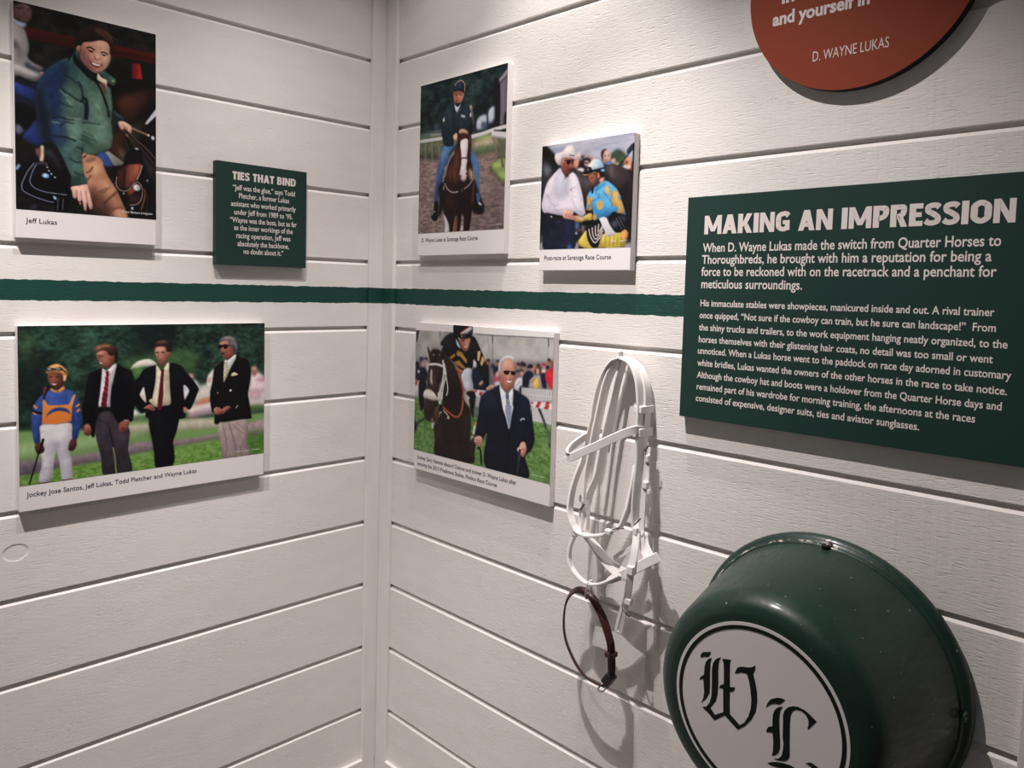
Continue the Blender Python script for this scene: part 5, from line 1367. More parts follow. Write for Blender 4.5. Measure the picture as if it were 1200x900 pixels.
('P',(232,170,150),[356,812,394,769,460,798,506,840,514,870,552,882,547,912,463,898,384,884,354,852],5,1,(206,136,120,0.2,1),1),
('S',(140,80,74),[422,826,462,878],8,5,1),
('S',(140,80,74),[461,828,494,879],8,5,1),
('S',(140,80,74),[382,823,416,865],8,5,1),
('P',(190,120,100),[513,860,565,863,655,902,655,927,591,904,514,895],6,1,(236,196,160,1,0.3),1),
('P',(156,96,80),[726,413,812,406,849,443,864,502,828,538,779,539,754,512,734,462],5,1,(110,64,58,0.8,0.3),1),
('S',(50,30,30),[752,444,782,442],10,3,1),
('S',(110,60,54),[754,503,778,510],9,4,1),
('P',(60,50,52),[815,498,899,466,888,513,829,547],13,1,0,0.8),
('P',(190,110,70),[829,393,872,397,886,446,863,473,844,452],6,1,0,1),
('S',(50,30,24),[848,395,843,442,874,464],9,3,1),
('P',(36,30,36),[884,379,944,389,934,441,898,437],6,1,0,1),
('P',(220,160,140),[875,474,934,450,947,480,900,514],11,1,0,1),
('P',(220,226,232),[698,323,722,287,770,248,818,236,867,248,917,291,942,341,931,350,822,354,749,357],5,1,(130,180,220,1,0.8),1),
('P',(150,196,226),[806,242,867,253,917,296,869,301,820,286],17,1,0,0.7),
('P',(236,226,206),[710,315,758,261,807,256,772,320],17,1,0,0.7),
('P',(30,28,36),[650,377,674,340,749,357,846,351,942,341,943,365,847,375,750,391,663,393],5,1,0,1),
('E',(24,22,30),[717,349],50,35,4,0,1),
('E',(110,106,120),[709,344],21,16,5,0,1),
('P',(210,160,60),[638,391,701,399,774,388,823,378,823,388,762,402,688,410,644,402],4,1,0,1),
('P',(110,170,220),[895,361,943,360,944,389,902,382],5,1,0,1),
('S',(20,18,26),[782,621,792,554,804,545],26,4,1),
('P',(16,16,22),[643,946,706,929,842,931,939,931,964,971,868,986,770,981,669,972],7,1,0,1),
('P',(24,22,28),[722,1038,770,981,843,975,928,959,968,1067,922,1143,889,1230,803,1228,738,1137],5,1,0,1),
('S',(200,184,180),[752,1020,774,1099,838,1179,898,1142,956,1086],16,2,1),
('S',(200,184,180),[799,1004,810,1081,851,1141,906,1104,955,1047],16,2,1),
('S',(200,184,180),[845,989,846,1063,865,1102,915,1065,954,1009],16,2,1),
('S',(200,184,180),[891,973,882,1045,878,1064,923,1027,952,970],16,2,1),
('P',(16,18,26),[1034,897,1091,843,1150,865,1220,878,1268,918,1287,976,1260,1022,1227,1068,1123,1073,1060,984],5,1,0,1),
('P',(100,110,140),[1060,965,1129,940,1166,989,1121,1025,1073,1004],19,1,0,0.7),
('P',(90,100,130),[1174,885,1244,908,1269,966,1223,944],17,1,0,0.7),
('S',(150,154,170),[1128,911,1178,990,1215,1048],7,4,0.8),
('S',(150,154,170),[1163,904,1212,982,1249,1031],7,4,0.8),
('P',(226,220,226),[890,909,950,893,998,905,1049,994,1117,1073,1129,1097,993,1112,973,1048],5,0,(196,190,200,0.3,1),1),
('P',(150,146,156),[993,1107,1123,1092,1124,1102,1018,1117],9,1,0,1),
('P',(220,150,80),[1204,1076,1261,1050,1298,1108,1265,1163,1207,1152],8,1,0,1),
('S',(200,160,90),[1250,1050,1297,1089],10,3,1),
('S',(230,226,230),[1061,1172,1132,1171],9,3,1),
('S',(230,226,230),[1191,1173,1283,1164],8,3,1)]

PRINT_WINNER = [
('P',(172,170,166),[-156,38,2763,1,2852,2163,-86,2304],0,0,(190,188,182,1,0.2),1),
('N',(150,148,148),(202,200,194),[-156,38,2763,1,2784,513,-136,664],224,180,41,0.6,40),
('S',(140,138,138),[38,289,128,370,14,452],19,15,0.6),
('S',(140,138,138),[14,452,153,553],19,15,0.6),
('S',(140,138,138),[140,147,87,311,12,365],18,15,0.6),
('S',(140,138,138),[1419,170,1354,351],16,14,0.6),
('S',(140,138,138),[1471,117,1532,325],16,13,0.6),
('S',(196,194,188),[1637,330,1992,279],26,18,0.6),
('S',(196,194,188),[1743,371,2030,385],26,18,0.6),
('S',(196,194,188),[2037,155,2316,267],25,17,0.6),
('S',(196,194,188),[2192,372,2373,110],25,17,0.6),
('P',(60,56,66),[4,118,81,113,64,188,29,290,9,291],9,0,0,1),
('S',(60,62,80),[1571,104,1577,210],16,4,1),
('S',(56,58,74),[2531,83,2538,187],14,4,1),
('S',(120,118,120),[1577,210,1582,483],11,7,1),
('S',(140,140,144),[2530,188,2521,345],10,7,1),
('S',(120,120,120),[1869,99,1870,136],10,5,1),
('S',(70,66,72),[530,113,536,197],13,6,1),
('S',(100,98,104),[1253,104,1646,104,2116,90,2617,78],10,4,1),
('P',(120,110,114),[-40,593,340,501,1306,539,1316,824,11,964],29,1,0,1),
('P',(96,88,96),[1385,475,2508,381,2620,445,2632,736,1400,872],31,1,0,0.8),
('E',(60,40,40),[48,611],46,42,8,0,1),
('P',(50,44,60),[11,651,97,632,123,815,26,825],15,1,0,1),
('E',(40,60,110),[142,535],50,37,9,0,1),
('P',(50,80,140),[105,569,152,528,190,537,135,591],12,1,0,1),
('E',(190,150,136),[177,594],42,44,8,0,1),
('P',(28,34,52),[80,676,175,643,261,679,274,788,238,841,105,854,62,746],12,1,0,1),
('E',(60,44,50),[237,521],34,24,6,0,1),
('E',(180,140,130),[233,552],34,29,8,0,1),
('P',(190,184,188),[230,583,305,565,318,674,271,702],15,1,0,1),
('E',(200,200,210),[81,714],27,25,8,0,1),
('P',(28,34,56),[1208,593,1273,541,1339,559,1439,618,1479,841,1251,854,1206,755],11,1,0,1),
('P',(40,40,54),[1403,507,1506,476,1519,836,1431,835],13,1,0,1),
('P',(190,130,110),[1330,765,1410,700,1435,732,1380,783],8,1,0,1),
('E',(170,120,110),[1288,494],26,27,8,0,1),
('E',(150,100,90),[1501,459],38,38,7,0,1),
('E',(60,50,60),[1504,434],35,18,7,0,1),
('P',(50,56,90),[1556,498,1607,469,1627,517,1575,534],8,1,0,1),
('E',(60,44,50),[1676,438],31,22,7,0,1),
('E',(170,110,96),[1672,469],28,29,7,0,1),
('P',(30,32,52),[1601,532,1687,499,1698,572,1630,616],11,1,0,1),
('P',(200,70,100),[1613,630,1718,620,1738,705,1652,726],11,1,0,1),
('P',(190,150,150),[1638,590,1707,559,1718,633,1667,650],13,1,0,1),
('P',(196,196,204),[1634,715,1737,692,1723,756,1654,769],13,1,0,1),
('E',(50,36,44),[2049,450],31,29,8,0,1),
('E',(170,120,110),[2041,480],31,29,8,0,1),
('E',(60,40,44),[2113,432],31,29,8,0,1),
('E',(50,34,40),[2147,447],31,29,8,0,1),
('E',(170,124,110),[2151,489],31,29,8,0,1),
('E',(50,40,46),[2036,541],31,29,8,0,1),
('E',(160,110,100),[2040,565],31,29,8,0,1),
('E',(70,44,44),[2101,529],31,29,8,0,1),
('E',(200,150,130),[2107,553],31,29,8,0,1),
('E',(170,120,110),[2315,457],30,29,7,0,1),
('E',(190,140,126),[2285,483],30,29,7,0,1),
('E',(70,50,50),[2385,433],30,29,7,0,1),
('E',(50,44,50),[2552,354],29,28,7,0,1),
('E',(170,120,104),[2538,385],29,28,7,0,1),
('P',(206,204,210),[1991,667,2055,612,2120,606,2132,701,2078,779,1994,764],10,1,0,1),
('S',(150,150,160),[2009,714,2089,657],10,6,1),
('P',(40,44,60),[2076,731,2124,702,2111,787,2078,791],10,1,0,1),
('P',(26,34,62),[2128,605,2166,541,2230,506,2295,541,2314,634,2238,714,2138,724],7,1,0,1),
('P',(24,32,52),[2196,467,2234,423,2291,441,2284,465,2228,476],6,1,0,1),
('P',(180,110,90),[2253,480,2292,468,2286,507,2262,509],7,1,0,1),
('P',(150,148,154),[2243,642,2296,577,2390,544,2453,562,2472,654,2459,714,2247,737],9,1,0,1),
('P',(224,180,80),[2313,611,2392,591,2397,720,2318,729],7,1,0,1),
('P',(196,140,124),[2235,636,2281,602,2344,584,2329,615,2267,651],7,1,0,1),
('P',(196,140,124),[2392,591,2464,643,2457,667,2393,626],7,1,0,1),
('P',(110,60,50),[2332,479,2385,421,2431,470,2436,528,2405,543,2387,474,2356,488,2350,536,2326,527],9,1,0,1),
('P',(206,150,130),[2348,477,2387,468,2397,526,2358,535],7,1,0,1),
('E',(196,40,50),[2473,413],31,20,5,0,1),
('E',(180,130,120),[2471,443],28,27,6,0,1),
('P',(206,200,200),[2434,481,2495,464,2505,522,2452,538],10,1,0,1),
('P',(30,36,66),[2421,541,2513,521,2521,707,2474,712],10,1,0,1),
('E',(30,40,80),[2533,440],27,27,6,0,1),
('P',(206,38,52),[2498,522,2541,460,2617,442,2643,706,2597,705,2557,657,2509,615],7,1,0,1),
('E',(150,90,76),[2607,396],33,52,6,0,1),
('P',(170,110,90),[2517,626,2556,645,2582,701,2551,704],7,1,0,1),
('P',(150,96,84),[2515,369,2568,353,2547,401],10,1,0,0.7),
('P',(96,140,74),[-124,1079,266,1121,1325,1087,2672,1065,2852,2163,-86,2304],14,0,(110,146,80,0.3,1),1),
('N',(76,122,54),(134,166,98),[-124,1079,635,1077,1325,1087,2672,1065,2852,2163,-86,2304],49,28,42,0.8,28),
('P',(164,160,164),[2108,727,2657,692,2652,948,2406,944,2245,904,2128,822],12,0,0,1),
('P',(180,178,182),[2272,937,2624,942,2632,1131,2321,1131],12,0,0,1),
('S',(216,214,216),[2122,732,2125,894],13,3,1),
('S',(216,214,216),[2148,731,2151,891],13,3,1),
('S',(216,214,216),[2174,729,2177,888],13,3,1),
('S',(216,214,216),[2200,728,2202,885],13,2,1),
('S',(216,214,216),[2225,727,2228,882],13,2,1),
('S',(216,214,216),[2251,725,2254,879],13,2,1),
('S',(216,214,216),[2276,724,2279,876],13,2,1),
('S',(216,214,216),[2302,723,2305,873],13,2,1),
('S',(216,214,216),[2327,722,2330,870],13,2,1),
('S',(216,214,216),[2353,720,2355,867],13,2,1),
('S',(216,214,216),[2378,719,2380,864],13,2,1),
('S',(216,214,216),[2403,718,2405,861],13,2,1),
('S',(216,214,216),[2428,716,2430,858],13,2,1),
('S',(216,214,216),[2453,715,2455,855],13,2,1),
('S',(216,214,216),[2478,714,2480,852],13,2,1),
('S',(216,214,216),[2502,713,2505,850],13,2,1),
('S',(216,214,216),[2527,711,2529,847],13,2,1),
('S',(216,214,216),[2551,710,2554,844],13,2,1),
('S',(216,214,216),[2576,709,2578,841],13,2,1),
('S',(216,214,216),[2600,708,2602,838],13,2,1),
('S',(216,214,216),[2625,706,2627,835],13,2,1),
('S',(216,214,216),[2649,705,2651,832],12,2,1),
('S',(214,212,216),[2284,948,2291,1123],14,2,1),
('S',(214,212,216),[2311,947,2318,1123],14,2,1),
('S',(214,212,216),[2337,946,2344,1124],14,2,1),
('S',(214,212,216),[2364,945,2371,1124],14,2,1),
('S',(214,212,216),[2391,945,2398,1125],13,2,1),
('S',(214,212,216),[2417,944,2424,1126],13,2,1),
('S',(214,212,216),[2443,943,2450,1126],13,2,1),
('S',(214,212,216),[2469,942,2477,1127],13,2,1),
('S',(214,212,216),[2495,941,2503,1127],13,2,1),
('S',(214,212,216),[2521,941,2529,1128],13,2,1),
('S',(214,212,216),[2547,940,2555,1128],13,2,1),
('S',(214,212,216),[2573,939,2581,1129],13,2,1),
('S',(214,212,216),[2599,938,2606,1130],13,2,1),
('S',(214,212,216),[2624,938,2632,1130],13,2,1),
('S',(206,204,206),[2128,810,2273,805,2631,788],12,4,1),
('S',(206,206,210),[2287,1111,2632,1119],12,4,1),
('P',(200,196,200),[9,914,126,914,130,1062,5,1077],23,1,0,1),
('P',(190,190,196),[3,1027,90,1017,92,1054,4,1064],23,1,0,1),
('P',(226,222,222),[17,850,276,837,287,897,19,900],8,0,0,1),
('P',(196,44,56),[31,849,73,847,48,905,5,904],5,0,0,1),
('P',(196,44,56),[114,841,156,839,131,896,88,896],5,0,0,1),
('P',(196,44,56),[200,832,242,831,217,887,175,887],5,0,0,1),
('P',(226,222,222),[1251,848,1511,837,1513,894,1254,935],7,0,0,1),
('P',(200,44,56),[1267,847,1309,848,1293,884,1265,887],4,0,0,1),
('P',(200,44,56),[1374,852,1423,853,1393,919,1344,919],4,0,0,1),
('P',(226,222,222),[1308,851,1480,844,1428,901,1310,927],7,0,0,1),
('P',(200,44,56),[1354,865,1417,861,1392,918,1341,921],4,0,0,1),
('P',(226,222,222),[2268,880,2627,870,2629,942,2271,949],6,0,0,1),
('P',(200,40,54),[2284,885,2316,890,2283,962,2265,957],4,0,0,1),
('P',(200,40,54),[2395,872,2450,874,2409,946,2350,946],4,0,0,1),
('P',(200,40,54),[2534,855,2588,857,2548,929,2491,929],4,0,0,1),
('P',(226,222,222),[2279,911,2622,894,2624,942,2281,948],6,0,0,1),
('P',(200,40,54),[2351,940,2379,905,2437,902,2398,956],4,0,0,1),
('P',(200,40,54),[2487,947,2526,899,2583,899,2553,954],4,0,0,1),
('P',(70,78,92),[2398,959,2439,960,2535,1126,2589,1266,2614,1410,2587,1415,2557,1271,2486,1121],7,0,0,1),
('S',(130,136,146),[2537,1175,2593,1364],12,5,1),
('S',(50,54,64),[2406,956,2448,1021],24,5,1),
('P',(150,180,120),[2331,1387,2464,1385,2595,1401,2465,1403],17,1,0,0.6),
('P',(24,28,42),[95,855,257,839,242,976,113,1114,102,1091],12,1,0,1),
('P',(22,24,34),[99,991,205,992,228,1125,212,1226,166,1263,126,1237],12,1,0,1),
('P',(60,52,60),[7,1466,84,1442,236,1360,246,1383,105,1465,49,1560,11,1591],9,1,0,1),
('P',(30,32,40),[-14,1406,25,1425,18,1502,67,1507,50,1573,12,1628,-1,1845,29,1846,0,1857],13,1,0,1),
('P',(196,194,206),[397,1399,444,1393,432,1492,391,1498],8,1,0,1),
('P',(236,228,228),[-360,-78,2821,-206,2832,68,4,116,-354,124],2,0,0,1),
('P',(24,24,28),[545,292,571,243,675,153,815,115,923,197,1082,338,1143,160,1225,144,1294,219,1363,317,1415,393,1451,503,1510,566,1521,870,1427,733,1340,581,1272,519,1228,442,1207,547,1174,579,1006,611,794,500,649,429,627,323],7,1,0,1),
('P',(62,62,68),[572,279,694,175,816,145,785,253,645,321],58,1,0,0.6),
('P',(50,50,56),[1160,171,1244,188,1313,275,1232,327,1163,274],48,1,0,0.6),
('P',(40,42,48),[1373,578,1470,570,1506,702,1443,731],41,1,0,0.6),
('P',(170,124,58),[739,451,860,389,861,430,775,484],7,0,0,1),
('P',(176,130,62),[878,399,902,345,1006,372,999,419,948,429,896,421],7,0,0,1),
('P',(182,136,66),[956,423,998,379,1086,453,1104,510,1062,502],7,0,0,1),
('P',(174,126,60),[829,521,932,477,1073,571,1048,596,935,559,865,542],7,0,0,1),
('P',(150,106,50),[794,512,864,501,882,540,830,545],9,0,0,1),
('P',(214,176,116),[1298,333,1355,318,1358,397,1328,468,1294,448],5,0,0,1),
('P',(206,168,108),[1382,395,1415,393,1433,448,1387,526,1350,489],5,0,0,1),
('S',(30,26,28),[1365,363,1336,479],15,4,1),
('P',(214,210,216),[1228,453,1288,494,1273,541,1232,551],11,1,0,1),
('P',(176,182,200),[1023,622,1107,568,1191,583,1186,688,1232,798,1218,869,1152,905,1101,882,1030,820,992,718],7,1,(196,202,216,-0.4,0.3),1),
('P',(130,138,162),[1177,665,1224,799,1184,861,1164,759],28,1,0,0.6),
('P',(190,140,120),[1118,903,1233,833,1244,890,1170,932],8,1,0,1),
('P',(20,20,24),[1154,946,1252,900,1289,982,1172,996],7,1,0,1),
('P',(24,24,28),[1101,905,1252,877,1289,1000,1259,1096,1248,1236,1195,1162,1156,1015],8,1,0,1),
('S',(150,160,180),[1279,955,1300,1067,1337,1189],33,11,0.8),
('P',(90,96,110),[1259,1084,1342,1085,1354,1210,1272,1210],14,1,0,0.8),
('P',(206,200,190),[1102,928,1171,967,1139,1017],7,0,0,1),
('P',(226,222,230),[1268,1326,1308,1286,1286,1381,1265,1488,1210,1578,1192,1558,1239,1446],8,1,0,1),
('P',(216,120,60),[1275,1302,1324,1278,1309,1320,1284,1329],7,1,0,1),
('P',(220,140,70),[1252,1456,1288,1433,1281,1474],7,1,0,1),
('P',(210,200,206),[1318,893,1432,869,1370,967,1337,959],11,1,0,1),
('P',(200,44,56),[1351,878,1407,866,1385,914,1349,918],5,0,0,1),
('P',(182,196,222),[862,189,898,222,961,300,953,318,891,281],7,1,0,1),
('P',(190,124,104),[923,209,974,182,1143,166,1145,229,1114,301,1065,350,996,326,951,265],7,1,(150,86,74,-1,0),1),
('P',(216,154,130),[1060,212,1136,207,1114,301,1064,327],28,1,0,0.6),
('S',(80,46,42),[975,211,1043,199],14,6,1),
('S',(230,214,204),[1038,294,1088,279],13,4,1),
('S',(110,54,50),[1029,306,1081,314],11,6,1),
('P',(22,22,26),[816,121,812,4,916,-1,1087,2,1187,8,1191,111,1143,160,1008,186,922,174,870,188],6,1,0,1),
('P',(180,176,184),[988,100,1138,17,1184,20,1181,60,1057,119,997,122],8,1,0,1),
('S',(206,60,64),[946,114,1021,69,1137,13],15,4,1),
('S',(220,214,214),[955,123,1055,67,1154,19],13,4,1),
('P',(60,56,60),[989,135,1056,107,1059,165,991,175],11,1,0,1),
('P',(60,56,62),[1123,81,1181,66,1178,118,1133,126],11,1,0,1),
('S',(200,170,60),[972,136,990,164],17,4,1),
('P',(214,160,140),[1479,819,1513,778,1565,754,1635,753,1628,791,1595,832,1567,810,1533,845],5,1,0,1),
('S',(120,76,70),[1548,774,1568,822],8,4,1),
('P',(206,150,130),[1478,807,1518,791,1519,836,1487,840],7,1,0,1),
('P',(26,32,52),[1385,920,1519,836,1524,949,1403,969],14,1,0,1),
('P',(54,38,36),[615,479,649,440,776,502,903,621,1014,845,1054,1004,1177,1129,1202,1358,1192,1546,1291,1508,1281,1695,1220,1857,515,1871,471,1658,446,1466,499,1373,621,1199,615,1031],9,1,(36,26,28,0.2,1),1),
('P',(84,60,54),[465,1488,555,1426,597,1590,529,1722,471,1658],60,1,0,0.6),
('P',(86,58,54),[815,1653,971,1604,977,1769,839,1840],72,1,0,0.5),
('P',(24,18,22),[658,691,801,725,947,899,968,1014,706,1045,664,882],72,1,0,0.6),
('P',(24,18,20),[667,953,982,918,991,1176,890,1260,674,1169],72,1,0,0.6),
('P',(70,50,48),[1025,1148,1162,1178,1189,1477,1107,1559,1050,1380],56,1,0,0.5),
('P',(60,38,34),[1192,1546,1291,1508,1272,1673,1228,1844,1198,1732],19,1,0,1),
('P',(72,48,44),[355,390,465,370,557,387,597,480,619,598,605,720,537,871,507,1068,544,1088,493,1216,462,1378,388,1407,313,1399,246,1371,214,1288,221,1201,237,1112,226,1052,279,947,276,849,290,701,324,575,359,511],8,1,(50,34,34,0.7,0.3),1),
('P',(40,28,30),[364,389,465,368,567,393,540,425,471,551,370,559,340,501],21,1,0,1),
('P',(58,38,36),[269,329,318,393,376,461,378,522,331,526,281,408],8,1,0,1),
('P',(34,24,28),[600,325,644,286,648,405,624,490,588,493,571,374],9,1,0,1),
('P',(206,200,204),[349,671,383,668,386,765,398,861,371,876,341,818],11,1,0,1),
('E',(26,18,22),[525,788],47,36,12,0,1),
('E',(24,16,20),[498,815],37,22,9,0,1),
('P',(104,72,66),[385,741,477,708,465,903,408,884],45,1,0,0.6),
('P',(190,180,180),[375,437,431,439,404,471],9,1,0,1),
('P',(190,180,180),[500,428,541,431,532,455],9,1,0,1),
('P',(226,216,206),[196,1018,242,963,336,947,430,980,506,1044,507,1080,397,1093,284,1082,208,1078],9,1,0,1),
('P',(170,160,156),[207,1066,303,1080,507,1086,506,1044,396,1057],24,1,0,0.6),
('P',(36,26,28),[308,1257,383,1242,403,1300,339,1321],21,1,0,1),
('P',(150,106,100),[368,1366,414,1342,443,1381,388,1407],15,1,0,1),
('P',(86,58,50),[447,1221,548,1197,542,1294,499,1385,453,1379],12,1,0,1),
('S',(110,80,70),[474,1194,538,1186],27,6,1),
('P',(30,22,26),[546,1148,609,1129,621,1223,550,1251],12,1,0,1),
('P',(232,228,228),[305,583,379,565,490,559,600,576,604,606,473,593,325,606],6,1,0,1),
('S',(226,222,222),[606,504,629,645,616,791,567,940,521,1066],32,3,1),
('S',(226,222,222),[635,549,676,713,627,862,598,1057],23,3,1),
('S',(226,222,222),[628,622,697,783,719,912,695,998],20,3,1),
('S',(226,222,222),[518,970,533,1041,545,1124],21,3,1),
('S',(226,222,222),[586,962,580,1060,564,1134],18,3,1),
('S',(176,84,60),[921,654,994,765,1033,889,1040,1006,1037,912,1035,1065,1017,1161,976,1231,925,1262,837,1255,729,1210,629,1162],29,4,1),
('S',(220,130,100),[1021,1031,1008,1151,958,1228],10,6,0.6),
('P',(196,90,60),[848,555,937,618,1007,629,990,648,903,633],7,1,0,1),
('P',(190,100,70),[928,601,1006,611,1007,641,938,641],7,1,0,1),
('S',(206,190,140),[639,1203,731,1263],21,4,1),
('E',(206,190,130),[744,1292],25,26,4,0,1),
('S',(96,50,44),[687,1299,689,1347],15,6,1),
('S',(40,40,54),[748,1255,962,1345,1119,1417,1273,1476],18,4,1),
('S',(190,190,190),[550,1257,604,1232],15,4,1),
('P',(24,30,52),[1346,1165,1359,1010,1428,901,1636,777,1739,742,1846,841,1961,767,2112,811,2244,880,2275,1044,2282,973,2323,1181,2355,1352,2302,1498,2205,1603,2249,1862,1514,1861,1516,1401,1425,1508,1290,1475,1313,1323,1337,1186],7,1,(20,24,40,0.2,1),1),
('P',(40,50,80),[1429,926,1603,818,1709,869,1749,989,1594,1070,1435,1090],67,1,0,0.6),
('P',(38,46,76),[2047,831,2213,896,2250,1023,2103,1006],63,1,0,0.6),
('P',(12,14,24),[1505,1110,1729,1160,1896,1293,1886,1502,1740,1459,1552,1356],92,1,0,0.4),
('S',(10,12,22),[1638,827,1731,991,1839,1101],18,7,0.8),
('S',(10,12,22),[2079,827,2051,952,1973,1083],18,6,0.8),
('S',(10,12,22),[1688,1035,1802,1163,1914,1290,1914,1523,1903,1707],18,7,0.8),
('S',(10,12,22),[1958,1052,1945,1170,1914,1290],15,6,0.8),
('S',(10,12,22),[2186,1137,2211,1323,2128,1412],18,6,0.8),
('S',(10,12,22),[1498,1164,1497,1404],16,7,0.8),
('S',(10,12,22),[1903,1707,1880,1815],16,7,0.8),
('P',(220,224,234),[1722,731,1775,787,1863,839,1928,783,1961,755,1969,888,1940,1088,1830,1102,1764,937],6,1,0,1),
('P',(220,224,234),[1795,995,1972,973,1952,1117,1914,1290,1855,1156],6,1,0,1),
('P',(246,246,250),[1731,743,1828,831,1797,908,1752,852],13,1,0,0.7),
('P',(240,242,248),[1896,823,1958,768,1961,865,1916,895],13,1,0,0.7),
('P',(120,132,156),[1838,854,1888,837,1899,897,1928,1003,1948,1087,1839,1101,1851,976],5,0,(140,150,172,0.3,1),1),
('P',(140,152,178),[1831,991,1946,977,1940,1132,1914,1290,1864,1142],5,0,0,1),
('P',(84,94,130),[1837,842,1888,837,1890,891,1848,903],6,1,0,1),
('P',(206,146,124),[1725,582,1737,458,1812,390,1912,370,1982,437,1995,569,1991,667,1960,743,1895,787,1827,794,1756,740,1728,669],6,1,(178,112,92,0.2,1),1),
('P',(226,172,150),[1780,442,1913,394,1966,463,1884,507,1791,515],39,1,0,0.6),
('P',(222,160,136),[1870,581,1937,587,1923,637,1855,632],26,1,0,0.6),
('P',(150,90,76),[1734,594,1786,614,1808,735,1894,775,1810,784,1747,716],26,1,0,0.6),
('P',(20,16,20),[1797,551,1877,538,1889,561,1867,590,1811,587],4,1,0,1),
('P',(20,16,20),[1919,555,1994,539,2000,557,1987,582,1934,584],4,1,0,1),
('S',(24,18,22),[1784,552,1885,545,2003,544],9,3,1),
('P',(240,232,228),[1844,663,1907,667,1944,657,1916,687,1874,691],4,1,0,1),
('S',(150,80,70),[1839,655,1890,659,1953,646],10,4,1),
('S',(160,90,80),[1858,705,1908,706],10,6,1),
('S',(150,96,84),[1912,577,1922,625,1889,634],12,6,0.7),
('S',(140,84,72),[1821,635,1840,682],10,6,0.6),
('P',(210,204,208),[1689,549,1702,448,1760,382,1861,345,1945,355,1981,413,1913,388,1812,402,1755,469,1750,555,1734,594,1708,596],6,1,(180,174,182,-0.6,0.6),1),
('S',(240,236,238),[1753,407,1861,357,1955,376],18,8,0.7),
('E',(200,140,120),[1730,588],20,29,5,0,1),
('P',(214,158,140),[1281,1504,1328,1463,1404,1458,1435,1500,1418,1556,1410,1605,1362,1606,1313,1573,1273,1552],5,1,(186,122,106,0.2,1),1),
('S',(130,80,72),[1311,1519,1378,1516],10,4,1),
('S',(130,80,72),[1321,1551,1389,1547],10,4,1),
('S',(26,26,36),[1343,1629,1392,1634,1428,1843],33,4,1),
('P',(214,158,140),[2105,1467,2129,1425,2188,1409,2225,1473,2219,1537,2171,1609,2135,1590,2064,1537,2080,1503],5,1,(186,122,106,0.4,1),1),
('S',(130,80,72),[2132,1513,2192,1504],9,4,1),
('P',(220,180,170),[2063,1512,2097,1500,2107,1530,2082,1547],5,1,0,1),
('S',(52,52,66),[2112,1517,2095,1673,2076,1844],41,4,1),
('S',(90,90,104),[2119,1528,2104,1672],10,4,0.7),
('S',(196,200,214),[2104,1148,2143,1120,2183,1125],18,5,1),
('S',(214,224,200),[2327,1797,2431,1796],9,4,0.8),
('S',(214,224,200),[2448,1802,2554,1792],9,4,0.8)]


PRINT_MAT = print_material('photo_ink')
def photo(key, side, ops, gain, label, credit=None):
    R, Q = PANELS[key], PRINTS[key]
    pl = on_wall(side)
    t = thing('photo_panel', label, 'photo', pl((R[0] + R[1]) / 2, R[2], 0.0))
    panel_board(t, side, R, MAT['board'], 'backing_board', 0.0022 if key == 'winner' else 0.0010)
    picture(t, side, Q, ops, gain, PRINT_MAT)
    L = LETTERING[key]
    n = 1 if key == 'jacket' else len(L)
    lettering(t, 'caption', side, L[:n], MAT['dark_ink'], 0.006)
    if n < len(L): lettering(t, 'photo_credit', side, L[n:], MAT['white_ink'], 0.0, lift=0.004)
    return t
photo('jacket', 'L', PRINT_JACKET, 1.05, 'tall captioned photo of a smiling dark-haired man in a green jacket on a saddle')
photo('four_men', 'L', PRINT_FOUR_MEN, 1.0, 'wide captioned photo of three suited men and a jockey on a lawn')
photo('rider', 'R', PRINT_RIDER, 0.88, 'tall captioned photo of a helmeted rider on a brown horse with white blaze')
photo('handshake', 'R', PRINT_HANDSHAKE, 0.85, 'captioned photo of a white-hatted man shaking hands with a jockey')
photo('winner', 'R', PRINT_WINNER, 0.98, 'captioned photo of a man in navy suit leading a mounted dark horse')

# ---- text signs
R = PANELS['ties']
t = thing('text_panel', 'small dark green text sign headed TIES THAT BIND', 'sign', on_wall('L')((R[0] + R[1]) / 2, R[2], 0))
panel_board(t, 'L', R, MAT['green_board'], 'board', 0.0006)
L = LETTERING['ties']
heavy_heading(t, 'heading', 'L', L[0], MAT['cream_ink'])
lettering(t, 'body_text', 'L', L[1:], MAT['cream_ink'], 0.014, cap=0.064)
R = PANELS['impression']
t = thing('text_panel', 'large dark green text sign headed MAKING AN IMPRESSION', 'sign', on_wall('R')((R[0] + R[1]) / 2, R[2], 0))
panel_board(t, 'R', R, MAT['green_board'], 'board', 0.0006)
L = LETTERING['impression']
heavy_heading(t, 'heading', 'R', L[0], MAT['cream_ink'])
lettering(t, 'introduction_text', 'R', L[1:5], MAT['cream_ink'], 0.016, cap=0.083)
lettering(t, 'body_text', 'R', L[5:], MAT['cream_ink'], 0.016, cap=0.062)

